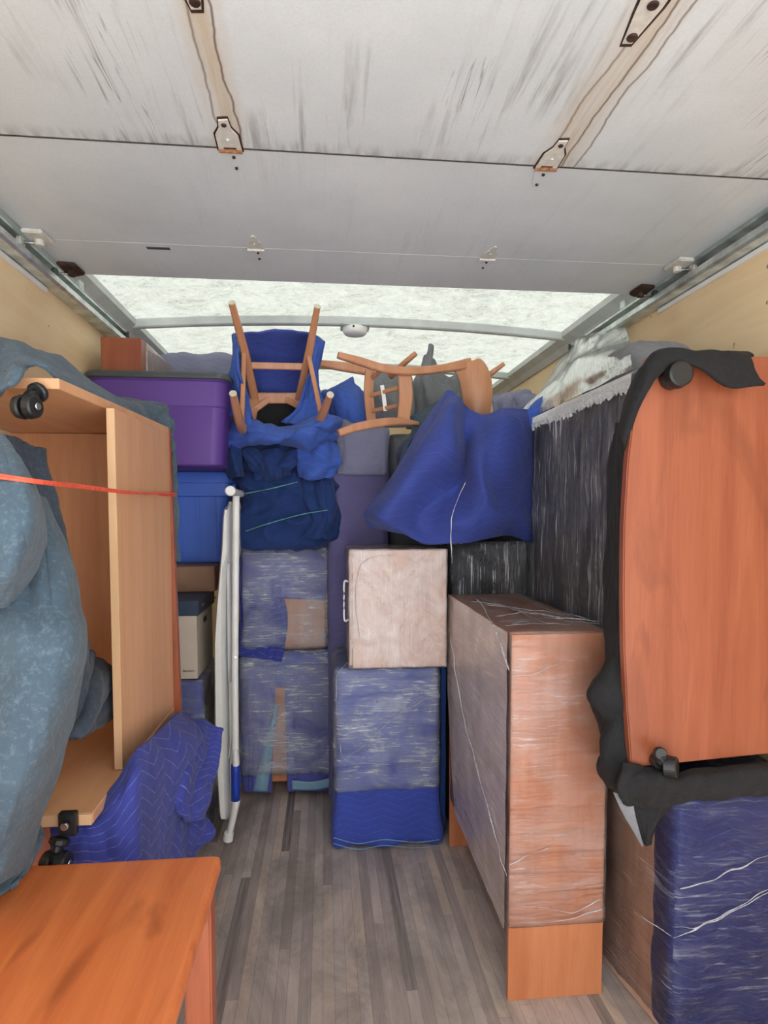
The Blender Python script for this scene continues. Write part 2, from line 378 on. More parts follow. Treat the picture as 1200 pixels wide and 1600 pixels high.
def cyl(p0, p1, r0, r1=None, n=20, cap=.0):
    p0, p1 = Vector(p0), Vector(p1); r1 = r0 if r1 is None else r1
    d = (p1 - p0).normalized(); q = d.to_track_quat('Z', 'Y')
    rings = [(p0, r0 * .85), (p0 + d * min(.003, r0 * .2), r0), (p1 - d * min(.003, r1 * .2), r1), (p1, r1 * .85)]
    V, F_ = [], []
    for c, r in rings:
        for i in range(n): V.append(c + q @ Vector((r * math.cos(2 * math.pi * i / n), r * math.sin(2 * math.pi * i / n), 0)))
    for k in range(3):
        for i in range(n): F_.append([k * n + i, k * n + (i + 1) % n, (k + 1) * n + (i + 1) % n, (k + 1) * n + i])
    F_.append(list(range(n))[::-1]); F_.append([3 * n + i for i in range(n)])
    return V, F_
def cr(P, n):
    """Catmull-Rom through points, n samples"""
    P = [Vector(p) for p in P]; k = len(P)
    if k == 1: return [P[0].copy() for _ in range(n)]
    Q = [P[0] * 2 - P[1]] + P + [P[-1] * 2 - P[-2]]; out = []
    for i in range(n):
        t = i / (n - 1) * (k - 1); j = min(int(t), k - 2); t -= j; a, b_, c, d = Q[j:j + 4]
        out.append(.5 * ((2 * b_) + (c - a) * t + (2 * a - 5 * b_ + 4 * c - d) * t * t + (3 * b_ - a - 3 * c + d) * t ** 3))
    return out
def tube(P, r, n=10, samples=40, flat=1.0, prof=None, up=(0, 0, 1)):
    """sweep a rounded (or prof=(w,h) rectangular) section along a curve; r may be a list"""
    C = cr(P, samples); V, F_ = [], []
    up = Vector(up)
    for i, c in enumerate(C):
        t = (C[min(i + 1, samples - 1)] - C[max(i - 1, 0)]).normalized()
        s_ = t.cross(up); s_ = s_.normalized() if s_.length > 1e-4 else Vector((1, 0, 0)); u2 = s_.cross(t).normalized()
        f = i / (samples - 1)
        if prof is None:
            rr = r if not hasattr(r, '__len__') else float(np.interp(f, np.linspace(0, 1, len(r)), r))
            for k in range(n):
                a = 2 * math.pi * k / n; V.append(c + s_ * rr * math.cos(a) + u2 * rr * flat * math.sin(a))
        else:
            ww = prof[0] if not hasattr(prof[0], '__len__') else float(np.interp(f, np.linspace(0, 1, len(prof[0])), prof[0]))
            hh = prof[1] if not hasattr(prof[1], '__len__') else float(np.interp(f, np.linspace(0, 1, len(prof[1])), prof[1]))
            b_ = min(ww, hh) * .18; a, h = ww / 2, hh / 2
            sec = [(a - b_, h), (a, h - b_), (a, -h + b_), (a - b_, -h), (-a + b_, -h), (-a, -h + b_), (-a, h - b_), (-a + b_, h)]
            for x, y in sec: V.append(c + s_ * x + u2 * y)
    m = n if prof is None else 8
    for i in range(samples - 1):
        for k in range(m): F_.append([i * m + k, i * m + (k + 1) % m, (i + 1) * m + (k + 1) % m, (i + 1) * m + k])
    F_.append(list(range(m))[::-1]); F_.append([(samples - 1) * m + k for k in range(m)])
    return V, F_
def rope(name, P, r, mat, parent):
    C_ = cr(P, 26); Q = []
    for i, c in enumerate(C_):
        w_ = Vector((noise.noise(c * 19), noise.noise(c * 17 + Vector((5, 0, 0))), noise.noise(c * 23 + Vector((0, 9, 0))))) * .006
        Q.append(c + w_)
    rr = [max(.0006, r * (.55 + .9 * noise.noise(c * 14 + Vector((3, 3, 3))))) for c in Q]; rr[0] = rr[-1] = .0004
    return link(name, *tube(Q, rr, n=8, samples=70, flat=.45), mat, parent, smooth=True)
def soft(lo, hi, r=.03, n=26, amp=.004, freq=9, seed=0, bulge=0, shape=None, folds=0):
    """padded box: rounded, slightly wrinkled, optionally bulging or reshaped"""
    lo, hi = Vector(lo), Vector(hi); c = (lo + hi) / 2; h = (hi - lo) / 2
    r = min(r, min(h) * .98); idx = {}; V = []; F_ = []; T = []
    def vid(p):
        k = (round(p.x, 5), round(p.y, 5), round(p.z, 5))
        if k not in idx: idx[k] = len(V); V.append(Vector(k))
        return idx[k]
    for ax in range(3):
        a, b_ = [i for i in range(3) if i != ax]
        na = max(6, min(60, int(n * h[a] / max(h) * 1.0) + 3)); nb = max(6, min(60, int(n * h[b_] / max(h)) + 3))
        # shared edges need equal counts: use counts per axis
        na = CNT(h, a, n); nb = CNT(h, b_, n)
        for sg in (-1, 1):
            g = [[None] * (nb + 1) for _ in range(na + 1)]
            for i in range(na + 1):
                for j in range(nb + 1):
                    p = Vector((0, 0, 0)); p[ax] = sg; p[a] = EA(i / na, h[a], r); p[b_] = EA(j / nb, h[b_], r)
                    g[i][j] = vid(p)
            for i in range(na):
                for j in range(nb):
                    q = [g[i][j], g[i + 1][j], g[i + 1][j + 1], g[i][j + 1]]
                    if (sg > 0) != (ax != 1): q = q[::-1]
                    F_.append(q)
    out = []
    for p in V:
        q = Vector((p.x * h.x, p.y * h.y, p.z * h.z))
        inner = Vector([max(-(h[i] - r), min(h[i] - r, q[i])) for i in range(3)])
        d = q - inner; d = d.normalized() if d.length > 1e-9 else d
        pos = inner + d * r
        if bulge:
            k = (1 - p.x ** 2 * .9) * (1 - p.y ** 2 * .9) + (1 - p.y ** 2 * .9) * (1 - p.z ** 2 * .9) + (1 - p.x ** 2 * .9) * (1 - p.z ** 2 * .9)
            pos += d * bulge * min(k, 1)
        wpos = pos + c
        f = noise.fractal(wpos * freq + Vector((seed * 3.1, 0, seed)), .9, 2.1, 4)
        pos += d * amp * f
        if folds:
            rg = 1 - abs(noise.noise(Vector((wpos.x * 7 + wpos.z * 4, wpos.y * 5, wpos.z * 6 - wpos.x * 3)) + Vector((seed, seed * 2, 0)))) * 2.4
            rg2 = 1 - abs(noise.noise(Vector((wpos.x * 14 - wpos.z * 6, wpos.y * 9, wpos.z * 11)) + Vector((seed * 5, 1, 0)))) * 2.4
            pos += d * folds * (rg + rg2 * .4)
        wpos = pos + c
        if shape: wpos = Vector(shape(wpos))
        out.append(wpos)
    return out, F_
def CNT(h, a, n): return max(5, int(n * h[a] / max(h)))
def EA(t, h, r):
    """spacing with rows kept inside the rounded corners"""
    x = 2 * t - 1
    return math.copysign(abs(x) ** .85, x) if abs(x) > 1e-9 else 0.0
def addsoft(name, lo, hi, mat, parent=None, label=None, **kw):
    v, f = soft(lo, hi, **kw); return link(name, v, f, mat, parent, smooth=True, label=label)
def sheet(name, rows, mat, parent=None, nu=56, nv=56, t=.008, wr=.004, freq=11, folds=0, fu=5, fv=1.2, seed=0, label=None, raw=False):
    """cloth surface through rows of survey points (u, v, Y); folds run down the rows"""
    R = [cr([pt(*p) if not isinstance(p, Vector) else p for p in r], nu) for r in rows]
    cols = [cr([R[k][i] for k in range(len(R))], nv) for i in range(nu)]
    V = [cols[i][j] for j in range(nv) for i in range(nu)]
    g = np.array([tuple(v) for v in V]).reshape(nv, nu, 3)
    du = np.gradient(g, axis=1); dv = np.gradient(g, axis=0); nn = np.cross(du, dv); nn /= (np.linalg.norm(nn, axis=2, keepdims=True) + 1e-9)
    lu = np.cumsum(np.linalg.norm(du, axis=2).mean(0)); lv = np.cumsum(np.linalg.norm(dv, axis=2).mean(1))
    out, uv = [], []
    for j in range(nv):
        for i in range(nu):
            p = Vector(g[j, i]); s_, t_ = i / (nu - 1), j / (nv - 1)
            d = wr * noise.fractal(p * freq + Vector((seed, seed, 0)), .9, 2.1, 4)
            if folds:
                a = noise.noise(Vector((s_ * fu + .6 * t_, t_ * fv, seed))); b_ = noise.noise(Vector((s_ * fu * 2.3, t_ * fv * 1.7, seed + 9)))
                d += folds * ((.5 - abs(a) * 1.8) + .4 * (.5 - abs(b_) * 1.8))
            out.append(p + Vector(nn[j, i]) * d); uv.append((float(lu[i]), -float(lv[j])))
    F_ = [[j * nu + i, j * nu + i + 1, (j + 1) * nu + i + 1, (j + 1) * nu + i] for j in range(nv - 1) for i in range(nu - 1)]
    if raw: return out, F_, uv
    return link(name, out, F_, mat, parent, uvs=uv, smooth=True, solid=t, label=label)
def st(o, kind='structure'): o['kind'] = kind; return o

# ================================================================== THE TRUCK BODY
XL, XR, YB, YF = -1.0, 1.34, -.06, 5.2
st(link('floor', *box((XL - .03, YB - .1, -.05), (XR + .03, YF, 0), 0), M['floor']))
st(link('ground', *box((-12, -14, -1.05), (12, 6, -.95), 0), M['ground']))
st(link('wall_left', *box((XL - .03, YB, 0), (XL, YF, 2.42), 0), M['ply']))
st(link('wall_right', *box((XR, YB, 0), (XR + .03, YF, 2.42), 0), M['ply']))
st(link('wall_front', *box((XL, YF, 0), (XR, YF + .03, 2.42), 0), M['ply']))
XC = (XL + XR) / 2; XW = (XR - XL) / 2
def rz(x): return 2.415 + .05 * (1 - ((x - XC) / XW) ** 2)
ny = 24; V, F_ = [], []
for j in range(2):
    for i in range(ny + 1):
        x = XL + (XR - XL) * i / ny; V += [(x, (YB, YF)[j], rz(x)), (x, (YB, YF)[j], rz(x) + .006)]
n1 = (ny + 1) * 2
for i in range(ny):
    a = i * 2; F_ += [[a, a + 2, n1 + a + 2, n1 + a], [a + 1, n1 + a + 1, n1 + a + 3, a + 3]]
st(link('ceiling', V, [F_[k] for k in range(0, len(F_), 2)], M['roof']))   # one skin: light passes through it once

# painted roof rails, one along each side
def profile_rail(name, pts, y0, y1, mat, parent=None):
    return link(name, *prism(pts, 1, y0, y1, 0), mat, parent)
st(profile_rail('trim_1', [(XL, 2.33), (XL + .012, 2.33), (XL + .035, 2.36), (XL + .075, 2.385), (XL + .075, 2.415), (XL, 2.43)], YB, YF, M['grey_paint']))
st(profile_rail('trim_2', [(XR, 2.33), (XR - .012, 2.33), (XR - .035, 2.36), (XR - .075, 2.385), (XR - .075, 2.415), (XR, 2.43)], YB, YF, M['grey_paint']))
k = 3
for yb in (.35, 1.30, 2.25, 3.20, 4.15, 5.08):                                # roof bows
    P_ = [Vector((XL + .05 + (XR - XL - .1) * i / 20, yb, rz(XL + .05 + (XR - XL - .1) * i / 20) - .026)) for i in range(21)]
    o = st(link('trim_%d' % k, *tube(P_, 0, samples=41, prof=(.035, .045)), M['grey_paint'])); k += 1
# rear door frame
st(link('trim_%d' % k, *box((XL - .06, YB - .06, -.05), (XL, YB, 2.45), .004), M['grey_paint'])); k += 1
st(link('trim_%d' % k, *box((XR, YB - .06, -.05), (XR + .06, YB, 2.45), .004), M['grey_paint'])); k += 1

# overhead door tracks
def track(side):
    x0 = XL if side < 0 else XR; s_ = -side
    pts = [(x0, 2.265), (x0 + s_ * .052, 2.265), (x0 + s_ * .062, 2.272), (x0 + s_ * .062, 2.292), (x0 + s_ * .054, 2.292),
           (x0 + s_ * .054, 2.276), (x0 + s_ * .014, 2.276), (x0 + s_ * .014, 2.325), (x0 + s_ * .05, 2.325), (x0 + s_ * .05, 2.333), (x0, 2.333)]
    t_ = thing('door_track', (x0 + s_ * .03, 1.5, 2.265), 'galvanised steel roller track along the top of the %s plywood wall' % ('left' if side < 0 else 'right'), 'rail', None)
    link('channel', *prism(pts, 1, YB, 3.12, 0), M['galv'], t_)
    link('lip', *box((min(x0, x0 + s_ * .012), YB, 2.246), (max(x0, x0 + s_ * .012), 2.35, 2.262), .001), M['white_metal'], t_)
    link('end_stop', *box((min(x0, x0 + s_ * .06), 3.12, 2.262), (max(x0, x0 + s_ * .06), 3.13, 2.335), .001), M['galv_dark'], t_)
    for yy in (.4, 1.15, 2.55):
        link('track_bracket', *box((min(x0, x0 + s_ * .05), yy, 2.334), (max(x0, x0 + s_ * .05), yy + .04, 2.37), .002), M['galv'], t_)
track(-1); track(1)

# roll-up door stowed under the roof
door = bpy.data.objects.new('door_1', None); COL.objects.link(door); door.location = (.2, 1.2, 2.33); ORG[door] = Vector((.2, 1.2, 2.33)); st(door)
door['label'] = 'grimy white roll-up door stowed flat under the roof'
DL, DR = -.925, 1.275
seams = [.02, .49, 1.0, 1.545, 2.1, 2.39]
for y in seams[1:-1]:
    if y < 2: link('joint_strip', *box((DL, y - .0022, 2.3290), (DR, y + .0022, 2.352), .0004), M['grime'], door)
for a, b_ in zip(seams[:-1], seams[1:]):
    link('door_panel', *box((DL, a + (.0023 if a < 2 else .0002), 2.33), (DR, b_ - (.0023 if b_ < 2 else .0002), 2.352), .0012), M['door'], door)
link('bottom_seal', *box((DL, 2.388, 2.334), (DR, 2.40, 2.35), .001), M['grey_paint'], door)
def hinge(x, y, rusty=True, faint=False):
    z = 2.33; m_ = M['hinge_paint'] if not faint else M['hinge_paint']
    pl = [(x - .014, y - .095), (x + .014, y - .098), (x + .018, y - .07), (x + .034, y - .048), (x + .036, y + .004), (x + .02, y + .004), (x + .02, y - .008), (x - .02, y - .008), (x - .02, y + .004), (x - .036, y + .004), (x - .034, y - .048), (x - .018, y - .07)]
    sx_, sy_ = (.76, 1.16) if not faint else (.7, .9)
    pl = [(x + (p[0] - x) * sx_, y + (p[1] - y) * sy_) for p in pl]
    h_ = link('hinge', *prism(pl, 2, z - .0045, z - .0005, .0008, 1), m_, door)
    if rusty:
        big = [(x + (p[0] - x) * 1.16, y - .045 + (p[1] - y + .045) * 1.10) for p in pl]
        link('rust_rim', *prism(big, 2, z - .0014, z + .0002), M['rust'], h_)
    link('knuckle', *cyl((x - .028, y + .003, z - .005), (x + .028, y + .003, z - .005), .005), M['rust_light'] if rusty else M['hinge_paint'], h_)
    for yy, mm in ((y - .096, M['rust'] if rusty else M['grey_paint']), (y - .04, M['grey_paint'])):
        link('screw', *cyl((x, yy, z - .0075), (x, yy, z - .003), .006 if yy < y - .05 else .004), mm, h_)
    ll = .135 if y < 1.2 else .09
    lo_ = [(x - .026, y + .008), (x + .026, y + .008), (x + .024, y + ll * .4), (x + .012, y + ll), (x - .006, y + ll + .002), (x - .018, y + ll * .5)]
    if y < 1.2: link('leaf_rust', *prism([(x + (p[0] - x) * 1.25, y + .05 + (p[1] - y - .05) * 1.10) for p in lo_], 2, z - .001, z + .0002), M['rust'], h_)
    lf = link('lower_leaf', *prism(lo_, 2, z - .0018, z - .0003), M['door'] if y > 1.2 else M['hinge_paint'], h_)
    for yy in (y + ll * .35, y + ll * .88): link('screw', *cyl((x + .004, yy, z - .006), (x + .004, yy, z - .001), .004 if y > 1.2 else .010), M['rust'], h_)
for y in (.49, 1.0, 1.545): hinge(-.22, y); hinge(.567, y)
hinge(-.22, 2.10, False, True); hinge(.567, 2.10, False, True)
def roller_bracket(x, y, side, mat, wheel=True):
    z = 2.33; s_ = side
    pl = [(x - .03, y - .06), (x + .03, y - .055), (x + .035, y + .03), (x, y + .05), (x - .032, y + .03)]
    b_ = link('roller_bracket', *prism(pl, 2, z - .014, z - .001, .003), mat, door)
    link('boss', *cyl((x, y, z - .03), (x, y, z - .01), .014), mat, b_)
    link('roller_stem', *cyl((x, y, z - .022), (x + s_ * .07, y, z - .022), .005), M['steel'], b_)
    link('roller', *cyl((x + s_ * .05, y, z - .022), (x + s_ * .066, y, z - .022), .02), M['hinge_paint'] if mat is not M['rust'] else M['galv_dark'], b_)
for y, mt in ((1.0, M['hinge_paint']), (1.545, M['hinge_paint']), (2.1, M['hinge_paint']), (2.35, M['rust'])):
    roller_bracket(DL + .03, y - .02, -1, mt); roller_bracket(DR - .03, y - .02, 1, mt)
link('sticker', *box((-.58, 2.125, 2.3285), (-.505, 2.142, 2.3299), 0), M['galv_dark'], door)

# dome light on the roof bow
dl = thing('dome_light', pt(555, 512, Y=3.17), 'round white dome light under the grey roof bow', 'light')
c = Vector((pt(555, 512, Y=3.17).x, 3.165, 0)); zc = rz(c.x) - .05
link('mounting_plate', *box((c.x - .075, 3.13, zc - .012), (c.x + .075, 3.25, zc - .002), .004), M['grey_paint'], dl)
V_, F2 = [], []
prof = [(.0, -.052), (.030, -.051), (.052, -.045), (.062, -.034), (.064, -.014), (.064, -.010)]
for r_, z_ in prof:
    for i in range(32): V_.append((c.x + r_ * math.cos(i * math.pi / 16), 3.19 + r_ * math.sin(i * math.pi / 16), zc + z_))
for a in range(len(prof) - 1):
    for i in range(32): F2.append([a * 32 + i, (a + 1) * 32 + i, (a + 1) * 32 + (i + 1) % 32, a * 32 + (i + 1) % 32])
link('lens', V_, F2, M['white_plastic'], dl, smooth=True)
link('switch', *cyl((c.x - .01, 3.126, zc - .02), (c.x - .01, 3.136, zc - .02), .006), M['black'], dl)

# ================================================================== LEFT SIDE
# cherry side table, nearest to the camera
tb = thing('side_table', (-.56, .85, 0), 'orange cherry-veneer table in the left foreground with square legs', 'table')
link('tabletop', *box((-.93, .42, .712), (-.213, 1.245, .75), .012, 3), M['table_wood'], tb)
for x0 in (-.92, -.275):
    for y0 in (.44, 1.17):
        link('leg', *prism([(x0, y0), (x0 + .052, y0), (x0 + .052, y0 + .052), (x0, y0 + .052)], 2, 0, .711, .004), M['red_wood'], tb)
link('apron', *box((-.87, 1.185, .65), (-.275, 1.205, .711), .002), M['red_wood'], tb)
link('apron', *box((-.87, .455, .65), (-.275, .475, .711), .002), M['red_wood'], tb)
link('apron', *box((-.91, .49, .65), (-.89, 1.17, .711), .002), M['red_wood'], tb)
link('apron', *box((-.253, .49, .65), (-.235, 1.17, .711), .002), M['red_wood'], tb)

# cherry cabinet standing under the quilted pad
cab = thing('low_cabinet', (-.69, 1.8, 0), 'reddish wooden cabinet mostly hidden under a blue quilted pad', 'cabinet')
link('body', *box((-.97, 1.45, .0), (-.445, 2.0, .77), .004), M['red_wood'], cab)
link('plinth', *box((-.97, 1.44, 0), (-.44, 2.01, .06), .003), M['red_wood'], cab)

# desk lying on its back, casters towards the rear door
dk = thing('mobile_desk', (-.72, 1.65, .80), 'light cherry desk with casters lying on its side against the left wall', 'desk')
link('side_panel', *box((-.965, 1.3, .798), (-.486, 2.02, .822), .0015), M['desk_wood'], dk)
bp = [(-.965, 1.30), (-.545, 1.28), (-.486, 2.02), (-.965, 2.02)]
bp[1] = (-.53, 1.30)
link('side_panel', *prism([(-.965, 1.30), (-.53, 1.30), (-.487, 2.02), (-.965, 2.02)], 2, 1.70, 1.722, .0015, 1), M['desk_wood'], dk)
link('divider', *prism([(-.512, 1.52), (-.494, 1.52), (-.487, 2.0), (-.505, 2.0)], 2, .823, 1.699, .001, 1), M['desk_wood'], dk)
link('edge_band', *box((-.5125, 1.514, .8235), (-.4935, 1.519, 1.699), .0005), M['edge_wood'], dk, label='pale banded edge')
link('edge_band', *box((-.965, 1.294, .7985), (-.487, 1.299, .8215), .0005), M['edge_wood'], dk, label='pale banded edge')
link('back_panel', *box((-.965, 2.0, .823), (-.506, 2.018, 1.699), .0015), M['desk_dark'], dk)
link('rear_strip', *prism([(-.500, .80), (-.466, .80), (-.486, 1.722), (-.512, 1.722)], 1, 2.002, 2.024, .001, 1), M['orange_wood'], dk)
def caster(parent, p, ax, up, r=.028, w=.022, plate=(.045, .03)):
    """twin-wheel caster: plate at p, stem along up, wheels below"""
    p, ax, up = Vector(p), Vector(ax).normalized(), Vector(up).normalized(); fr = ax.cross(up)
    c_ = link('caster', *join([cyl(p, p + up * .014, .02), cyl(p + up * .01, p + up * .028, .010),
                               tube([p + up * .026 - ax * 0, p + up * .04 + fr * .010, p + up * .052 + fr * .018], [.014, .018, .010], samples=10)]), M['black'], parent, smooth=False)
    cc = p + up * .052 + fr * .016
    for s_ in (-1, 1):
        link('wheel', *cyl(cc + ax * (s_ * .004), cc + ax * (s_ * (.004 + w)), r, r * .9, 26), M['black'], c_, smooth=False)
    link('axle_cap', *cyl(cc + ax * (w + .005), cc + ax * (w + .009), r * .3), M['steel'], c_)
caster(dk, pt(62, 612, Y=1.292), (1, -.3, 0), (-.15, -.7, -.35), .024, .018)
b0 = pt(108, 1262, Y=1.290)
link('caster_bracket', *box((b0.x - .018, 1.276, .785), (b0.x + .018, 1.293, .835), .003), M['black'], dk)
link('bolt', *cyl((b0.x, 1.262, .812), (b0.x, 1.27, .812), .008), M['steel'], dk)
caster(dk, (b0.x - .012, 1.275, .785), (1, -.15, 0), (-.25, -.35, -1), .027)
for x_ in (-.9,):
    caster(dk, (x_, 1.29, .80), (1, 0, 0), (0, -1, -.3), .027)

# blue quilted pad draped over the low cabinet
qp = thing('moving_pad', (-.45, 1.45, 0), 'blue quilted pad with white zigzag stitching draped below the tipped desk', 'moving pad')
sheet('front_drape', [
    [(70, 1284, 1.36), (140, 1275, 1.37), (205, 1180, 1.44), (240, 1150, 1.60), (282, 1110, 1.98)],
    [(80, 1300, 1.35), (150, 1290, 1.35), (212, 1215, 1.38), (262, 1190, 1.58), (318, 1150, 1.9)],
    [(82, 1330, 1.35), (155, 1330, 1.34), (214, 1280, 1.37), (255, 1262, 1.56), (300, 1250, 1.85)],
    [(80, 1400, 1.35), (160, 1390, 1.34), (217, 1350, 1.36), (250, 1340, 1.55), (290, 1335, 1.8)],
    [(80, 1470, 1.35), (160, 1460, 1.34), (220, 1430, 1.36), (252, 1420, 1.55), (290, 1400, 1.8)]],
    M['blue_quilt'], qp, nu=80, nv=70, t=.010, wr=.004, folds=.012, fu=4, fv=.8, seed=3)
sheet('corner_flap', [
    [(282, 1106, 2.05), (305, 1118, 2.03), (348, 1137, 2.0)],
    [(250, 1150, 1.80), (300, 1165, 1.84), (342, 1180, 1.95)],
    [(240, 1190, 1.70), (290, 1215, 1.70), (330, 1215, 1.90)],
    [(245, 1235, 1.66), (285, 1268, 1.66), (322, 1255, 1.86)],
    [(262, 1268, 1.72), (290, 1285, 1.72), (315, 1272, 1.86)]],
    M['blue_quilt'], qp, nu=60, nv=60, t=.010, wr=.006, folds=.03, fu=2.2, fv=1.0, seed=8)
sheet('hanging_corner', [
    [(270, 1272, 1.80), (300, 1265, 1.90), (320, 1268, 2.0)],
    [(268, 1300, 1.78), (305, 1300, 1.88), (333, 1302, 2.0)],
    [(270, 1345, 1.78), (295, 1340, 1.88), (308, 1330, 1.98)],
    [(272, 1400, 1.78), (285, 1398, 1.88), (296, 1392, 1.98)]],
    M['blue_quilt'], qp, nu=36, nv=36, t=.010, wr=.004, folds=.015, fu=3, seed=5)

# grey felt pad laid over the tipped desk
gp = thing('moving_pad', (-.7, 1.7, 1.722), 'slate grey felt pad lying over the top of the tipped desk at left', 'moving pad')
sheet('top_drape', [
    [(-60, 600, 1.34), (10, 585, 1.34), (60, 575, 1.33), (95, 600, 1.36), (150, 632, 1.52), (200, 655, 1.72), (238, 672, 1.92)],
    [(-60, 560, 1.42), (0, 556, 1.42), (40, 560, 1.40), (100, 588, 1.46), (150, 614, 1.58), (195, 640, 1.77), (240, 655, 1.95)],
    [(-60, 530, 1.50), (0, 535, 1.50), (45, 540, 1.50), (100, 570, 1.60), (150, 604, 1.70), (200, 632, 1.86), (255, 640, 1.99)],
    [(-60, 560, 1.75), (0, 555, 1.75), (45, 555, 1.75), (110, 585, 1.8), (160, 620, 1.9), (205, 638, 1.98), (262, 642, 2.03)]],
    M['slate_pad'], gp, nu=80, nv=50, t=.010, wr=.006, folds=.012, fu=3, fv=1.2, seed=12)
sheet('front_curl', [
    [(-30, 640, 1.27), (0, 615, 1.27), (14, 585, 1.27), (22, 566, 1.28)],
    [(-30, 620, 1.25), (-2, 606, 1.25), (20, 598, 1.245), (32, 575, 1.26)],
    [(-30, 590, 1.30), (0, 585, 1.30), (25, 580, 1.29), (40, 572, 1.32)]],
    M['slate_pad'], gp, nu=30, nv=24, t=.010, wr=.005, seed=2)
sheet('raised_fold', [
    [(172, 628, 1.95), (190, 622, 1.97), (225, 626, 2.0), (258, 636, 2.03), (263, 652, 2.03)],
    [(180, 633, 1.80), (205, 634, 1.86), (225, 640, 1.93), (250, 650, 1.98), (262, 668, 2.02)],
    [(195, 645, 1.72), (215, 655, 1.80), (232, 664, 1.88), (240, 672, 1.95), (256, 672, 2.0)]],
    M['slate_pad'], gp, nu=40, nv=30, t=.009, wr=.004, folds=.01, fu=2, seed=6)
sheet('rear_hang', [
    [(258, 640, 2.045), (264, 650, 2.05), (268, 660, 2.07)],
    [(262, 700, 2.045), (268, 705, 2.05), (276, 712, 2.07)],
    [(258, 755, 2.02), (266, 750, 2.05), (277, 748, 2.08)],
    [(256, 820, 2.035), (268, 815, 2.05), (278, 812, 2.08)],
    [(268, 872, 2.04), (276, 875, 2.05), (281, 878, 2.08)]],
    M['slate_pad'], gp, nu=24, nv=60, t=.008, wr=.004, folds=.015, fu=2, fv=5, seed=4)

# big slate pad bulging out of the desk
bgp = thing('moving_pad', (-.62, 1.2, .75), 'large speckled slate-blue felt pad bulging out of the open desk at left', 'moving pad')
sheet('upper_lobe', [
    [(-160, 650, 1.14), (-80, 660, 1.10), (-20, 672, 1.09), (4, 684, 1.11), (14, 698, 1.18)],
    [(-160, 730, 1.08), (-70, 740, 1.02), (0, 742, 1.00), (36, 745, 1.02), (50, 756, 1.14)],
    [(-160, 820, 1.06), (-70, 820, .98), (0, 822, .96), (48, 820, .99), (66, 826, 1.13)],
    [(-160, 900, 1.07), (-70, 895, 1.00), (-10, 892, .97), (34, 884, .99), (58, 880, 1.12)],
    [(-160, 980, 1.12), (-70, 970, 1.06), (-20, 960, 1.05), (8, 948, 1.06), (30, 935, 1.12)]],
    M['slate_pad'], bgp, nu=70, nv=60, t=.010, wr=.008, freq=6, folds=.012, fu=2.0, fv=1.2, seed=23)
sheet('outer_drape', [
    [(-160, 760, 1.25), (-60, 760, 1.22), (20, 762, 1.20), (60, 770, 1.22), (84, 780, 1.30)],
    [(-160, 850, 1.22), (-60, 850, 1.18), (30, 850, 1.16), (84, 856, 1.18), (106, 866, 1.30)],
    [(-160, 930, 1.20), (-70, 925, 1.12), (30, 925, 1.10), (96, 935, 1.12), (124, 945, 1.28)],
    [(-160, 1020, 1.18), (-70, 1010, 1.08), (40, 1005, 1.04), (112, 1005, 1.08), (138, 1005, 1.27)],
    [(-160, 1120, 1.18), (-70, 1110, 1.05), (30, 1105, 1.01), (96, 1100, 1.06), (124, 1095, 1.26)],
    [(-160, 1220, 1.16), (-80, 1215, 1.04), (10, 1215, 1.00), (66, 1205, 1.04), (94, 1190, 1.24)],
    [(-160, 1320, 1.14), (-90, 1320, 1.04), (-15, 1320, 1.01), (30, 1300, 1.05), (58, 1275, 1.22)],
    [(-160, 1450, 1.12), (-90, 1430, 1.05), (-40, 1405, 1.03), (0, 1378, 1.05), (36, 1345, 1.20)]],
    M['slate_pad'], bgp, nu=90, nv=100, t=.010, wr=.010, freq=5, folds=.022, fu=2.2, fv=1.3, seed=21)
sheet('lower_tail', [
    [(0, 1230, 1.17), (40, 1210, 1.20), (70, 1190, 1.25), (88, 1180, 1.30)],
    [(-10, 1300, 1.15), (25, 1290, 1.18), (52, 1275, 1.22), (66, 1262, 1.27)],
    [(-40, 1370, 1.12), (10, 1365, 1.15), (50, 1335, 1.18), (70, 1305, 1.22)],
    [(-60, 1420, 1.10), (0, 1400, 1.13), (40, 1365, 1.16), (56, 1335, 1.2)]],
    M['slate_pad'], bgp, nu=40, nv=40, t=.010, wr=.006, folds=.015, fu=3, seed=31)
dpd = thing('moving_pad', (-.7, 1.5, .822), 'dark slate felt pad, shade painted in, stuffed deep inside the tipped desk', 'moving pad')
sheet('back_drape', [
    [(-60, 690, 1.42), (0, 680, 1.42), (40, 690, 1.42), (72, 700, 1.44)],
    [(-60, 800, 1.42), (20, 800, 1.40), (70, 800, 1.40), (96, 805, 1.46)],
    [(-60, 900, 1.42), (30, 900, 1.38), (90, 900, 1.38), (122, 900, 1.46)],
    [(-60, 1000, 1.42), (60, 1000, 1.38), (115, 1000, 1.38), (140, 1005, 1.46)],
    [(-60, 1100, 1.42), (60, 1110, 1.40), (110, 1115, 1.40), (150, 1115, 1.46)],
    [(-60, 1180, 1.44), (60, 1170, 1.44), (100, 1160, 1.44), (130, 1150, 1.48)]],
    M['slate_shaded'], dpd, nu=60, nv=70, t=.010, wr=.008, folds=.03, fu=3, fv=1.4, seed=41)
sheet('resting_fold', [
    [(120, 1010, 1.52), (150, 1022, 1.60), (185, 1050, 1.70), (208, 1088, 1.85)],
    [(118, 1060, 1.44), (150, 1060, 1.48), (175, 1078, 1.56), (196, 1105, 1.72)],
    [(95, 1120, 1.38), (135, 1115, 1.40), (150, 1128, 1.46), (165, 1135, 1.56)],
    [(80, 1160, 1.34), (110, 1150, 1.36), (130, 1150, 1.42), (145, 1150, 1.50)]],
    M['slate_shaded'], dpd, nu=44, nv=40, t=.010, wr=.006, folds=.025, fu=2.5, seed=45)

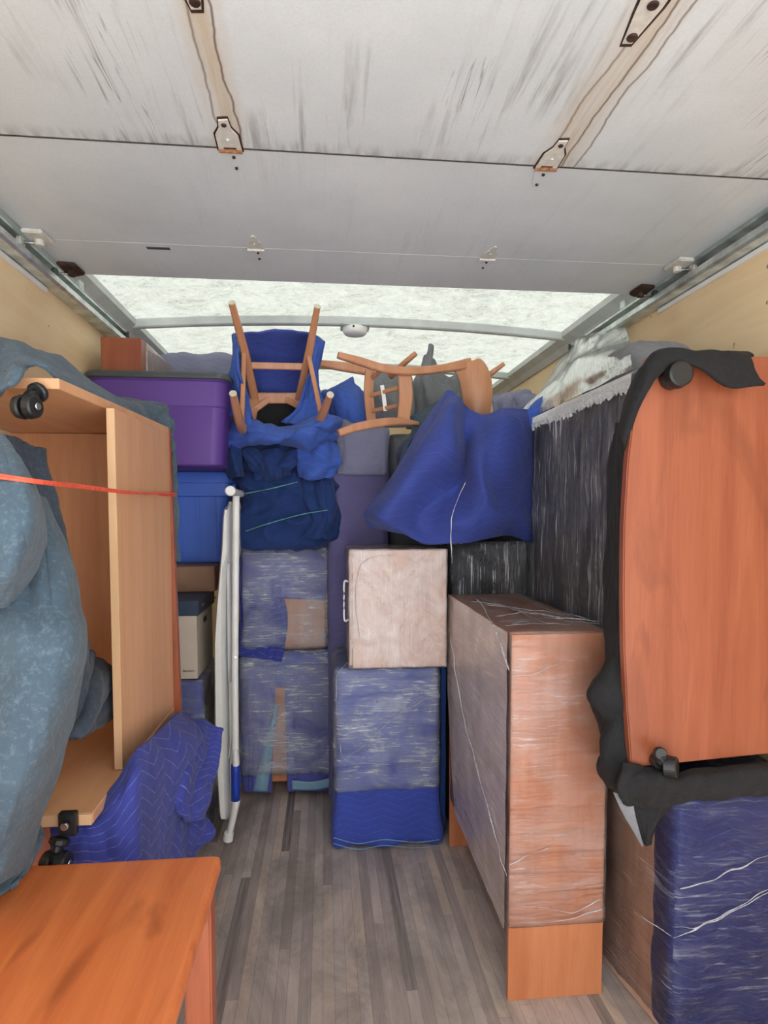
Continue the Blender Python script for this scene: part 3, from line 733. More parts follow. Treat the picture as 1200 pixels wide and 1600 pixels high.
# red cord across the desk
rc = thing('tie_down_cord', pt(196, 770, Y=1.49), 'red cord stretched across the tipped desk at left', 'cord')
link('strand', *tube([pt(-60, 738, Y=.98), pt(60, 754, Y=1.02), pt(130, 762, Y=1.25), pt(197, 770, Y=1.505), pt(240, 771, Y=1.8), pt(275, 771, Y=2.03)], .0028, samples=50), M['red_strap'], rc)
link('strand', *tube([pt(-60, 733, Y=.985), pt(60, 751, Y=1.02), pt(130, 759, Y=1.25), pt(197, 768, Y=1.506), pt(235, 772, Y=1.8), pt(275, 775, Y=2.03)], .0024, samples=50), M['red_strap'], rc)

# totes
def rrect(w_, d_, r_, n=6):
    out = []
    for cx, cy, a0 in ((w_ / 2 - r_, d_ / 2 - r_, 0), (-w_ / 2 + r_, d_ / 2 - r_, 90), (-w_ / 2 + r_, -d_ / 2 + r_, 180), (w_ / 2 - r_, -d_ / 2 + r_, 270)):
        for i in range(n + 1):
            a = math.radians(a0 + 90 * i / n); out.append((cx + r_ * math.cos(a), cy + r_ * math.sin(a)))
    return out
def loft(c_, rings, cap=(True, True)):
    V_, F2 = [], []; m = None
    for w_, d_, r_, z in rings:
        R_ = rrect(w_, d_, r_); m = len(R_); V_ += [(c_[0] + x, c_[1] + y, z) for x, y in R_]
    for k_ in range(len(rings) - 1):
        for i in range(m): F2.append([k_ * m + i, k_ * m + (i + 1) % m, (k_ + 1) * m + (i + 1) % m, (k_ + 1) * m + i])
    if cap[0]: F2.append(list(range(m))[::-1])
    if cap[1]: F2.append([(len(rings) - 1) * m + i for i in range(m)])
    return V_, F2
pz = thing('storage_tote', (-.70, 2.96, 1.652), 'purple plastic storage tote with a dark lid stacked on the blue tote', 'storage tote')
link('tub', *loft((-.695, 2.96), [(.50, .53, .05, 1.654), (.515, .54, .05, 1.660), (.548, .575, .05, 1.90), (.556, .583, .05, 1.905), (.562, .59, .05, 2.005), (.576, .604, .05, 2.012), (.576, .604, .05, 2.02)]), M['purple_plastic'], pz, auto=35, smooth=True)
link('lid', *loft((-.695, 2.96), [(.592, .618, .055, 2.014), (.60, .626, .055, 2.018), (.60, .626, .055, 2.034), (.59, .616, .055, 2.042), (.53, .41, .04, 2.043)]), M['lid_plastic'], pz, auto=35, smooth=True)
bt = thing('storage_tote', (-.72, 3.29, 1.20), 'blue ribbed plastic storage tote under the purple tote', 'storage tote')
link('tub', *loft((-.725, 3.29), [(.44, .38, .04, 1.202), (.455, .395, .04, 1.21), (.50, .43, .04, 1.53), (.525, .452, .04, 1.535), (.53, .458, .04, 1.60)]), M['blue_plastic'], bt, auto=35, smooth=True)
link('rim', *loft((-.725, 3.29), [(.545, .47, .045, 1.598), (.565, .49, .045, 1.60), (.565, .49, .045, 1.638), (.55, .475, .045, 1.651)]), M['blue_plastic'], bt, auto=35, smooth=True)
for xx in (-.90, -.81, -.72, -.63, -.55):
    link('rib', *prism([(3.088, 1.22), (3.100, 1.22), (3.082, 1.53), (3.068, 1.53)], 0, xx, xx + .022, .002), M['blue_plastic'], bt)
link('handle', *join([box((-.463, 3.15, 1.555), (-.440, 3.165, 1.60), .003), box((-.463, 3.38, 1.555), (-.440, 3.395, 1.60), .003), box((-.450, 3.15, 1.550), (-.435, 3.395, 1.565), .004)]), M['blue_plastic'], bt)

# wrapped long shelf board box on the purple tote
lb = thing('wooden_shelf_unit', (-.85, 3.2, 2.044), 'long narrow wooden box wrapped in clear film on the purple tote', 'shelf')
link('body', *box((-.93, 2.70, 2.045), (-.765, 3.27, 2.19), .002), M['orange_wood'], lb)
addsoft('stretch_wrap', (-.934, 2.76, 2.044), (-.761, 3.275, 2.194), M['film_pale'], lb, r=.008, n=40, amp=.002, freq=20)
# grey quilted heap behind
hp = thing('moving_pad', (-.67, 3.7, 1.66), 'greyish quilted pad heaped up under the roof behind the totes', 'moving pad')
addsoft('quilted_heap', (-.97, 3.3, 1.66), (-.38, 4.1, 2.31), M['mauve_quilt'], hp, r=.16, n=40, amp=.012, freq=5, seed=4, folds=.008)

# boxes under the totes
cb = thing('cardboard_box', (-.72, 3.15, 1.08), 'plain brown cardboard box squeezed under the blue tote', 'box')
link('carton', *box((-.95, 2.93, 1.080), (-.515, 3.5, 1.20), .002), M['card'], cb)
link('flap', *box((-.95, 2.927, 1.09), (-.517, 2.93, 1.196), .0005), M['card'], cb)
fb = thing('file_box', (-.72, 2.83, .73), 'cream file storage box with a dark navy lid beside the folding table', 'box')
link('body', *box((-.92, 2.655, .737), (-.545, 3.02, 1.05), .002), M['cream_card'], fb)
lidb = link('lid', *box((-.93, 2.645, 1.012), (-.535, 3.03, 1.078), .003), M['navy_card'], fb)
link('label_holder', *box((-.5348, 2.72, 1.040), (-.533, 2.78, 1.052), .0005), M['steel'], lidb)
link('hand_hole', *box((-.5449, 2.80, .955), (-.5435, 2.87, .98), .0005), M['ink'], fb)
def text(name, body, size, p, mat, parent, rx=math.pi / 2):
    cu = bpy.data.curves.new(name, 'FONT'); cu.body = body; cu.size = size; cu.extrude = .0003; cu.align_x = 'LEFT'
    tmp = bpy.data.objects.new(name, cu); COL.objects.link(tmp)
    bpy.context.view_layer.update(); me = bpy.data.meshes.new_from_object(tmp); bpy.data.objects.remove(tmp)
    o = bpy.data.objects.new(name, me); COL.objects.link(o); me.materials.clear(); me.materials.append(mat)
    o.parent = parent; o.location = Vector(p) - ORG[parent]; o.rotation_euler = (rx, 0, 0); return o
text('printed_word', 'Bankers', .015, (-.606, 2.6535, .768), M['ink'], fb)
wb = thing('wrapped_box', (-.72, 2.85, 0), 'dark blue pad-wrapped box in shiny film under the cream file box', 'wrapped box')
addsoft('padding', (-.95, 2.65, .0), (-.525, 3.08, .728), M['blue_quilt_low'], wb, r=.02, n=30, amp=.006, seed=3)
addsoft('stretch_wrap', (-.955, 2.642, .004), (-.517, 3.086, .735), M['film_h'], wb, r=.022, n=30, amp=.006, freq=14, seed=5)

# folding table on edge
ft = thing('folding_table', (-.42, 2.85, 0), 'white plastic folding table standing on end with white steel legs', 'folding table')
rowsL = []
bmv, bmf = [], []
nz_ = 40
for i in range(nz_ + 1):
    t_ = i / nz_; z = .10 + 1.40 * t_; e = min(t_, 1 - t_); r_ = .07
    inset = r_ * (1 - math.sqrt(max(0, 1 - (1 - min(1, e * 1.4 / r_)) ** 2)))
    bow = .012 * math.sin(math.pi * t_)
    vv = 1290 - (1290 - 783) * t_
    x0 = pt(float(np.interp(vv, [783, 800, 850, 950, 1000, 1150, 1250, 1290], [351, 347, 345, 336, 333, 334, 340, 343])), vv, Y=2.6).x
    x1 = pt(float(np.interp(vv, [783, 865, 885, 1000, 1200, 1290], [359, 359, 352, 350, 354, 357])), vv, Y=2.6).x
    y0, y1 = 2.60 + inset, 3.01 - inset
    if e < .02: x0 += .012 * (1 - e / .02)
    bmv += [(x0 + .008, y0, z), (x1 - .014, y0, z), (x1 - .002, y0 + .02, z), (x1, y1 - .02, z), (x1 - .012, y1, z), (x0 + .008, y1, z), (x0, y1 - .02, z), (x0, y0 + .02, z)]
for i in range(nz_):
    for k_ in range(8): bmf.append([i * 8 + k_, i * 8 + (k_ + 1) % 8, (i + 1) * 8 + (k_ + 1) % 8, (i + 1) * 8 + k_])
bmf.append(list(range(8))[::-1]); bmf.append([nz_ * 8 + k_ for k_ in range(8)])
link('tabletop', bmv, bmf, M['white_plastic'], ft, smooth=True, auto=40)
link('side_rail', *box((-.414, 2.655, .20), (-.400, 2.68, 1.30), .003), M['white_metal'], ft)
def P2(u, v, Y=2.6): return pt(u, v, Y)
leg = link('leg', *join([tube([P2(369, 775, 2.575), P2(368, 900, 2.58), P2(367, 1050, 2.58), P2(368, 1196, 2.58)], .0145, n=14, samples=20)]), M['white_metal'], ft, smooth=True)
link('crossbar', *tube([pt(357, 767, Y=2.56), pt(366, 769, Y=2.66), pt(378, 772, Y=2.90)], .016, n=16, samples=10), M['white_metal'], ft, smooth=True)
link('end_cap', *cyl(pt(360, 767, Y=2.545), pt(360, 767, Y=2.575), .021), M['white_plastic'], ft)
link('grip_sleeve', *tube([P2(368, 1194, 2.575), P2(368, 1250, 2.575)], .019, n=14, samples=6), M['blue_sleeve'], ft, smooth=True, label='blue plastic sleeve on the leg')
link('knuckle', *tube([P2(368, 1170, 2.572), P2(369, 1195, 2.572)], [.016, .021], n=10, samples=6, flat=.7), M['white_metal'], ft)
link('leg', *tube([P2(369, 1250, 2.58), P2(366, 1270, 2.58), pt(357, 1309, Y=2.60)], [.018, .014, .014], n=12, samples=10), M['white_metal'], ft, smooth=True)
link('foot_cap', *cyl(pt(358, 1300, Y=2.595), pt(356, 1313, Y=2.60), .020, .021), M['white_plastic'], ft)
link('brace', *tube([P2(357, 880, 2.64), P2(359, 1065, 2.64)], .008, n=8, samples=6), M['white_metal'], ft, smooth=True)
link('brace', *tube([P2(357, 1185, 2.64), P2(364, 1150, 2.60)], .006, n=8, samples=6), M['white_metal'], ft, smooth=True)
link('rivet', *cyl(P2(368, 1027, 2.562), P2(368, 1027, 2.568), .005), M['steel'], ft)

# ================================================================== LEFT MIDDLE COLUMN
lc = thing('wrapped_cabinet', (-.18, 3.3, 0), 'film-wrapped blue padded cabinet on casters at the foot of the left middle stack', 'wrapped cabinet')
link('body', *box((-.385, 3.10, .07), (.02, 3.52, .72), .004), M['shelf_wood'], lc)
def padface(name, poly_rows, mat, parent, **kw): return sheet(name, poly_rows, mat, parent, **kw)
addsoft('top_padding', (-.405, 3.085, .55), (.035, 3.55, .752), M['blue_quilt_low'], lc, r=.04, n=30, amp=.006, seed=9)
def hang(u0, u1, u2, u3, v0, v1, Y, n=4):
    rows = []
    for i in range(n + 1):
        t_ = i / n; v = v0 + (v1 - v0) * t_
        a = u0 + (u2 - u0) * t_; b_ = u1 + (u3 - u1) * t_
        rows.append([(a, v, Y + .012), (a * .66 + b_ * .34, v, Y - .012), (a * .33 + b_ * .67, v, Y - .012), (b_, v, Y + .012)])
    return rows
sheet('pad_left_flap', hang(376, 432, 380, 424, 1040, 1238, 3.07), M['lilac_quilt'], lc, nu=36, nv=50, t=.012, wr=.005, folds=.012, fu=3, seed=51)
sheet('pad_right_flap', hang(445, 522, 450, 524, 1040, 1236, 3.07), M['lilac_quilt'], lc, nu=40, nv=50, t=.012, wr=.005, folds=.012, fu=3, seed=55)
sheet('pad_lining', hang(430, 434, 393, 418, 1100, 1236, 3.052), M['teal_lining'], lc, nu=10, nv=24, t=.005, wr=.002, label='pale blue lining showing at the open edge')
sheet('pad_hem', [[(456, 1219, 3.048), (490, 1221, 3.046), (522, 1214, 3.05)], [(456, 1233, 3.05), (490, 1234, 3.048), (523, 1228, 3.052)]], M['teal_lining'], lc, nu=20, nv=6, t=.005, wr=.002, label='pale blue hem')
sheet('pad_left_side', [[Vector((-.42, 3.09, .72)), Vector((-.42, 3.5, .72))], [Vector((-.425, 3.08, .4)), Vector((-.425, 3.5, .4))], [Vector((-.425, 3.08, .08)), Vector((-.425, 3.5, .08))]], M['blue_quilt_low'], lc, nu=24, nv=24, wr=.004)
sheet('pad_right_side', [[Vector((.045, 3.09, .72)), Vector((.045, 3.5, .72))], [Vector((.05, 3.08, .4)), Vector((.05, 3.5, .4))], [Vector((.05, 3.08, .08)), Vector((.05, 3.5, .08))]], M['blue_quilt_low'], lc, nu=24, nv=24, wr=.004)
addsoft('stretch_wrap', (-.435, 3.035, .115), (.062, 3.56, .765), M['film_h'], lc, r=.045, n=40, amp=.008, freq=12, seed=12)
for x_, y_ in ((-.35, 3.14), (-.03, 3.14), (-.35, 3.45), (-.03, 3.45)):
    caster(lc, (x_, y_, .07), (1, 0, 0), (0, 0, -1), .022, .012)
uc = thing('wrapped_cabinet', (-.18, 3.3, .766), 'film-wrapped pale wood cabinet half covered by blue pad, second from bottom of its stack', 'wrapped cabinet')
link('body', *box((-.385, 3.075, .768), (.004, 3.5, 1.245), .004), M['chair_wood'], uc)
sheet('pad_cover', [
    [(374, 857, 3.10), (430, 855, 3.08), (480, 855, 3.08), (511, 858, 3.12)],
    [(373, 880, 3.045), (430, 880, 3.035), (480, 880, 3.035), (512, 882, 3.06)],
    [(373, 910, 3.045), (430, 910, 3.035), (480, 912, 3.035), (511, 915, 3.06)],
    [(374, 934, 3.045), (430, 935, 3.035), (480, 936, 3.035), (508, 938, 3.06)]], M['lilac_quilt'], uc, nu=50, nv=40, t=.012, wr=.005, folds=.008, seed=61)
sheet('pad_corner', [
    [(374, 925, 3.045), (400, 925, 3.036), (430, 926, 3.034), (440, 926, 3.036)],
    [(374, 955, 3.045), (400, 955, 3.032), (430, 956, 3.03), (449, 957, 3.036)],
    [(374, 985, 3.045), (400, 985, 3.03), (430, 986, 3.03), (448, 990, 3.036)],
    [(374, 1015, 3.045), (400, 1015, 3.03), (425, 1018, 3.03), (441, 1028, 3.036)],
    [(374, 1026, 3.045), (400, 1028, 3.03), (425, 1031, 3.03), (438, 1034, 3.036)]], M['blue_quilt'], uc, nu=36, nv=36, t=.012, wr=.004, folds=.006, seed=63)
addsoft('stretch_wrap', (-.408, 3.015, .775), (.03, 3.52, 1.285), M['film_h'], uc, r=.03, n=40, amp=.007, freq=12, seed=15)

# tied bundle of navy pads
tbn = thing('pad_bundle', (-.18, 3.2, 1.288), 'tied bundle of folded navy pads on the upper wrapped cabinet', 'moving pads')
addsoft('folded_pads', (-.385, 2.93, 1.305), (.055, 3.45, 1.65), M['navy_pad'], tbn, r=.06, n=60, amp=.018, freq=6, seed=7, folds=.032)
V_, F2 = [], []
sheet('side_roll', [
    [(470, 752, 2.92), (500, 742, 2.88), (522, 752, 2.92)],
    [(480, 785, 2.88), (508, 780, 2.84), (524, 790, 2.90)],
    [(488, 812, 2.88), (512, 812, 2.85), (521, 818, 2.90)],
    [(470, 840, 2.90), (505, 842, 2.88), (520, 846, 2.92)]], M['navy_pad'], tbn, nu=30, nv=40, t=.012, wr=.005, folds=.025, fu=3, seed=71)
link('twine', *tube([pt(372, 773, Y=2.90), pt(395, 769, Y=2.87), pt(425, 763, Y=2.86), pt(465, 753, Y=2.87)], [.002, .006, .002, .006, .002], samples=40, n=8, flat=.5), M['green_strap'], tbn, label='green twine')
link('twine', *tube([pt(384, 830, Y=2.90), pt(420, 818, Y=2.865), pt(470, 804, Y=2.86), pt(512, 797, Y=2.84)], .0035, samples=40, n=8, flat=.5), M['green_strap'], tbn, label='green twine')
cp = thing('moving_pad', (-.18, 3.1, 1.66), 'crumpled dark blue pad folded between the tied bundle and the upturned chair', 'moving pad')
addsoft('main_fold', (-.385, 2.92, 1.66), (.02, 3.40, 1.80), M['navy_pad'], cp, r=.05, n=50, amp=.014, freq=6, seed=31, folds=.020)
sheet('left_roll', [
    [(352, 708, 2.92), (362, 696, 2.84), (374, 702, 2.88)], [(351, 725, 2.9), (366, 718, 2.82), (378, 722, 2.88)],
    [(358, 748, 2.9), (372, 745, 2.84), (380, 745, 2.9)]], M['navy_pad'], cp, nu=24, nv=24, t=.012, wr=.004, folds=.01, seed=75)
sheet('front_fold', [
    [(370, 692, 2.92), (400, 700, 2.86), (440, 705, 2.86), (466, 702, 2.90)],
    [(380, 712, 2.88), (410, 722, 2.82), (440, 725, 2.82), (464, 712, 2.88)],
    [(392, 735, 2.88), (415, 742, 2.84), (440, 742, 2.84), (458, 728, 2.88)],
    [(400, 748, 2.90), (420, 752, 2.88), (440, 750, 2.88), (455, 742, 2.90)]], M['navy_pad'], cp, nu=50, nv=40, t=.012, wr=.006, folds=.035, fu=2.6, fv=2, seed=77)
sheet('right_fold', [
    [(486, 676, 2.90), (510, 682, 2.84), (526, 695, 2.88)],
    [(470, 690, 2.86), (505, 700, 2.80), (531, 712, 2.86)],
    [(462, 720, 2.86), (500, 728, 2.80), (531, 728, 2.86)],
    [(468, 745, 2.88), (500, 748, 2.83), (522, 745, 2.88)]], M['royal_pad'], cp, nu=36, nv=36, t=.012, wr=.004, folds=.022, fu=1.5, fv=1.6, seed=79)

# upturned chair
ch = thing('upturned_chair', pt(430, 660, Y=2.95), 'light wood chair turned over, legs pointing up, wrapped in a royal blue pad', 'chair')
A0, B0 = pt(362, 473, Y=2.60), pt(496, 479, Y=2.60)
C0, D0 = pt(364, 615, Y=2.50), pt(516, 617, Y=2.50)
A1, B1 = pt(398, 622, Y=2.98), pt(468, 622, Y=2.98)
C1, D1 = pt(386, 682, Y=2.92), pt(490, 672, Y=2.92)
for p, q, mid in ((A0, A1, pt(383, 553, Y=2.80)), (B0, B1, pt(481, 560, Y=2.80)), (C0, C1, pt(375, 660, Y=2.68)), (D0, D1, pt(503, 650, Y=2.68))):
    lg = link('leg', *tube([p, mid, q], 0, samples=20, prof=([.026, .036, .040], [.026, .036, .040]), up=(0, 1, .3)), M['chair_wood'], ch)
    d = (mid - p).normalized(); link('glide', *cyl(p - d * .004, p + d * .002, .0155), M['pad_tip'], lg)
for a, b_ in ((A1, B1), (A1, C1), (B1, D1), (C1, D1)):
    link('seat_rail', *tube([a, b_], 0, samples=4, prof=(.05, .024), up=(0, 1, .3)), M['chair_wood'], ch)
link('stretcher', *tube([pt(385, 571, Y=2.86), pt(477, 573, Y=2.86)], 0, samples=4, prof=(.03, .024), up=(0, 1, .3)), M['chair_wood'], ch)
link('stretcher', *tube([pt(381, 548, Y=2.79), pt(380, 600, Y=2.74), pt(378, 660, Y=2.69)], 0, samples=10, prof=(.02, .024), up=(0, 1, .3)), M['chair_wood'], ch)
link('stretcher', *tube([pt(481, 550, Y=2.79), pt(490, 592, Y=2.74), pt(501, 645, Y=2.69)], 0, samples=10, prof=(.02, .024), up=(0, 1, .3)), M['chair_wood'], ch)
n_ = (B1 - A1).cross(C1 - A1).normalized(); n_ = n_ if n_.y > 0 else -n_
sv = [A1, B1, D1, C1]; link('seat', [v + n_ * .02 for v in sv] + [v + n_ * .07 for v in sv], [[0, 1, 2, 3], [7, 6, 5, 4], [0, 4, 5, 1], [1, 5, 6, 2], [2, 6, 7, 3], [3, 7, 4, 0]], M['dark_felt'], ch)
for q, a, b_ in ((A1, B1, C1), (B1, A1, D1)):
    link('corner_block', *tube([q + (a - q) * .35, q + (b_ - q) * .35], 0, samples=4, prof=(.03, .02), up=(0, 1, .3)), M['chair_wood'], ch)
pw = thing('moving_pad', pt(430, 700, Y=2.9), 'royal blue pad wrapped around the upturned chair', 'moving pad')
sheet('rear_flap', [
    [(364, 522, 2.83), (400, 519, 2.90), (440, 517, 2.92), (480, 520, 2.90), (506, 533, 2.82)],
    [(366, 545, 2.84), (400, 545, 2.98), (440, 548, 3.02), (480, 545, 2.98), (502, 560, 2.84)],
    [(372, 590, 2.86), (400, 590, 3.05), (440, 592, 3.09), (474, 590, 3.05), (494, 590, 2.88)],
    [(384, 640, 2.94), (405, 636, 3.08), (435, 636, 3.1), (466, 636, 3.08), (480, 630, 2.98)]], M['drape_quilt'], pw, nu=50, nv=40, t=.010, wr=.006, folds=.008, seed=81)
sheet('left_wing', [
    [(364, 520, 2.82), (366, 530, 2.78), (370, 540, 2.74)],
    [(362, 570, 2.82), (368, 575, 2.74), (374, 580, 2.70)],
    [(352, 608, 2.85), (372, 612, 2.76), (388, 620, 2.78)],
    [(356, 650, 2.85), (376, 650, 2.80), (396, 655, 2.84)]], M['royal_pad'], pw, nu=24, nv=40, t=.010, wr=.005, folds=.012, seed=83)
sheet('right_wing', [
    [(492, 525, 2.80), (500, 530, 2.80), (506, 534, 2.84)],
    [(488, 560, 2.79), (492, 562, 2.80), (497, 560, 2.86)],
    [(476, 600, 2.82), (488, 605, 2.84), (498, 600, 2.88)],
    [(462, 640, 2.86), (490, 640, 2.84), (512, 640, 2.86)],
    [(440, 660, 2.88), (480, 668, 2.80), (522, 655, 2.84)]], M['royal_pad'], pw, nu=30, nv=40, t=.010, wr=.005, folds=.015, seed=85)
sheet('front_swag', [
    [(355, 655, 2.90), (385, 642, 2.82), (398, 655, 2.80), (430, 672, 2.80), (470, 655, 2.78), (500, 648, 2.78), (528, 648, 2.84)],
    [(352, 672, 2.86), (380, 662, 2.76), (410, 675, 2.72), (440, 680, 2.70), (475, 668, 2.68), (505, 662, 2.70), (530, 665, 2.80)],
    [(354, 688, 2.86), (385, 684, 2.76), (420, 690, 2.73), (450, 692, 2.73), (480, 688, 2.73), (505, 682, 2.74), (528, 682, 2.82)],
    [(358, 702, 2.90), (390, 700, 2.84), (420, 700, 2.84), (450, 702, 2.84), (480, 700, 2.84), (505, 698, 2.86), (524, 694, 2.9)]], M['royal_pad'], pw, nu=70, nv=40, t=.010, wr=.008, folds=.035, fu=3.2, fv=1.8, seed=87)

# ================================================================== CENTRE
tq = thing('wrapped_slab', (.17, 3.2, 0), 'tall greyish-purple quilted slab standing behind the pale brown cabinet', 'wrapped slab')
addsoft('quilted_cover', (.02, 2.96, .0), (.318, 3.55, 1.855), M['grey_quilt'], tq, r=.03, n=56, amp=.008, freq=6, seed=91)
tq2 = thing('wrapped_slab', (.6, 3.4, 0), 'dull grey-brown padded slab between the quilted slab and the draped blue pad', 'wrapped slab')
addsoft('quilted_cover', (.34, 3.16, .0), (.86, 3.6, 1.87), M['grey_felt'], tq2, r=.03, n=40, amp=.008, freq=6, seed=92)

cc = thing('wrapped_column', (.27, 2.75, 0), 'royal blue padded column in clear film with its pad skirt on the floor, centre of the load', 'wrapped cabinet')
def flare(p):
    t_ = max(0, (.30 - p.z) / .30); s_ = 1 + .10 * t_ ** 1.2
    x = .27 + (p.x - .27) * s_; y = 2.80 + (p.y - 2.80) * (1 + .10 * t_)
    return (x, y - .012 * t_ * math.sin(p.x * 30), p.z)
addsoft('pad_cover', (.045, 2.565, .004), (.495, 3.0, .79), M['blue_quilt_low'], cc, r=.03, n=50, amp=.006, freq=8, seed=95, shape=flare)
addsoft('stretch_wrap', (.035, 2.552, .24), (.503, 3.01, .797), M['film_h'], cc, r=.035, n=44, amp=.006, freq=12, seed=98)
rope('film_rope', [pt(535, 1190, Y=2.545), pt(560, 1170, Y=2.54), pt(620, 1120, Y=2.54), pt(683, 1080, Y=2.545)], .0035, M['film_rope'], cc)
rope('film_rope', [pt(548, 1030, Y=2.56), pt(526, 1060, Y=2.54), pt(530, 1150, Y=2.54), pt(540, 1188, Y=2.545), pt(580, 1192, Y=2.54), pt(612, 1195, Y=2.545)], .0035, M['film_rope'], cc)
for dz in (0, 9):
    link('hem_stitch', *tube([pt(u_, v_ + dz, Y=2.525) for u_, v_ in ((521, 1309), (560, 1318), (600, 1312), (650, 1316), (686, 1312))], .0016, samples=40, n=6), M['teal_lining'], cc, smooth=True)
sl = thing('wrapped_slab', (.515, 2.8, 0), 'narrow dark blue padded panel between the blue column and the tall bookcase', 'wrapped panel')
addsoft('pad_cover', (.508, 2.62, .005), (.540, 3.0, .80), M['navy_pad'], sl, r=.012, n=30, amp=.002, seed=97)

bc = thing('wrapped_cabinet', (.32, 2.75, .80), 'pale brown wooden cabinet in milky film on the central blue column', 'wrapped cabinet')
link('body', *box((.118, 2.51, .803), (.512, 2.90, 1.297), .002), M['pink_wood'], bc)
fb_ = link('door', *box((.104, 2.53, .81), (.1165, 2.89, 1.29), .002), M['pink_wood'], bc)
link('handle', *tube([(.103, 2.56, 1.00), (.085, 2.56, 1.00), (.083, 2.56, 1.08), (.085, 2.56, 1.16), (.103, 2.56, 1.16)], .004, samples=24), M['white_metal'], fb_, smooth=True)
addsoft('stretch_wrap', (.100, 2.502, .800), (.517, 2.906, 1.302), M['film_pale'], bc, r=.006, n=40, amp=.003, freq=14, seed=101)
rope('film_rope', [pt(562, 1000, Y=2.497), pt(556, 940, Y=2.497), pt(566, 880, Y=2.497), pt(620, 868, Y=2.497), pt(665, 885, Y=2.497)], .0035, M['film_rope'], bc)

db = thing('wrapped_box', (.72, 2.85, 0), 'dark padded box in glossy film behind the bookcase, below the draped blue pad', 'wrapped box')
addsoft('padding', (.565, 2.63, .0), (.90, 3.05, 1.315), M['dark_felt'], db, r=.02, n=36, amp=.006, seed=104)
addsoft('stretch_wrap', (.558, 2.622, .6), (.907, 3.06, 1.325), M['film_v'], db, r=.022, n=36, amp=.008, freq=14, seed=106)

# large draped blue pad
dp = thing('moving_pad', (.62, 2.6, 1.33), 'large royal blue quilted pad draped in big folds beside the grey wrapped slab', 'moving pad')
sheet('drape', [
    [(690, 613, 2.62), (703, 608, 2.57), (716, 616, 2.55), (735, 636, 2.56), (758, 644, 2.56), (785, 634, 2.52), (812, 636, 2.54), (842, 644, 2.66)],
    [(664, 655, 2.60), (686, 645, 2.50), (708, 640, 2.45), (728, 665, 2.54), (752, 672, 2.50), (785, 660, 2.44), (815, 665, 2.50), (842, 680, 2.64)],
    [(630, 712, 2.60), (660, 702, 2.44), (700, 705, 2.40), (728, 722, 2.58), (748, 715, 2.40), (785, 720, 2.43), (815, 730, 2.54), (838, 740, 2.64)],
    [(592, 770, 2.60), (630, 762, 2.44), (680, 765, 2.54), (715, 770, 2.54), (755, 765, 2.34), (785, 775, 2.46), (815, 785, 2.56), (836, 795, 2.64)],
    [(564, 802, 2.60), (600, 808, 2.44), (655, 812, 2.54), (715, 815, 2.42), (758, 805, 2.38), (790, 808, 2.44), (815, 812, 2.52), (834, 820, 2.64)],
    [(572, 826, 2.64), (615, 832, 2.52), (665, 845, 2.48), (720, 850, 2.46), (760, 842, 2.48), (790, 840, 2.54), (812, 842, 2.60), (832, 848, 2.68)]],
    M['drape_quilt'], dp, nu=110, nv=100, t=.012, wr=.008, freq=5, folds=.030, fu=2.0, fv=1.0, seed=114)
sheet('bright_corner', [
    [(838, 628, 2.60), (852, 618, 2.56), (860, 622, 2.60)], [(826, 640, 2.58), (846, 640, 2.54), (864, 640, 2.58)], [(820, 665, 2.58), (838, 668, 2.55), (850, 665, 2.60)]], M['royal_pad'], dp, nu=24, nv=24, t=.012, wr=.004)
addsoft('inner_bulk', (.36, 2.70, 1.33), (.88, 3.12, 1.84), M['navy_pad'], dp, r=.12, n=30, amp=.01, seed=112)
tgp = thing('moving_pad', (.42, 2.75, 1.75), 'grey-teal pad corner folded up behind the peak of the draped blue pad', 'moving pad')
sheet('corner', [
    [(640, 652, 2.80), (665, 640, 2.78), (700, 618, 2.76), (722, 622, 2.74)],
    [(645, 668, 2.78), (665, 660, 2.74), (695, 645, 2.70), (720, 645, 2.70)],
    [(632, 700, 2.78), (655, 690, 2.72), (680, 675, 2.68), (715, 680, 2.66)],
    [(620, 740, 2.78), (640, 730, 2.72), (670, 715, 2.66), (705, 715, 2.64)]], M['slate_pad'], tgp, nu=30, nv=30, t=.010, wr=.004)
# white twine hanging from the drape
rope('loose_string', [pt(726, 752, Y=2.33), pt(712, 785, Y=2.35), pt(705, 820, Y=2.37), pt(706, 880, Y=2.45)], .0024, M['white_plastic'], dp)

# lighter blue pad lumps behind the chairs
lp = thing('moving_pad', pt(550, 680, Y=3.1), 'soft mid-blue pad bunched between the upturned chair and the sideways chair', 'moving pad')
sheet('bunched_fold', [
    [(540, 608, 3.2), (550, 588, 3.10), (558, 600, 3.08), (580, 625, 3.14)],
    [(505, 608, 3.12), (530, 604, 3.02), (556, 620, 3.00), (588, 645, 3.10)],
    [(502, 625, 3.10), (528, 625, 2.98), (556, 645, 2.97), (588, 660, 3.08)],
    [(508, 650, 3.10), (530, 655, 3.00), (556, 665, 2.99), (584, 672, 3.08)],
    [(515, 680, 3.12), (535, 684, 3.04), (560, 685, 3.02), (580, 685, 3.1)]], M['royal_pad'], lp, nu=50, nv=50, t=.012, wr=.005, folds=.02, fu=2.5, seed=121)
addsoft('inner_bulk', (.02, 3.14, 1.86), (.27, 3.5, 2.05), M['royal_pad'], lp, r=.08, n=20, amp=.01, seed=3)
gpk = thing('moving_pad', pt(690, 640, Y=3.3), 'pale grey pad with a pointed peak standing behind the sideways chair', 'moving pad')
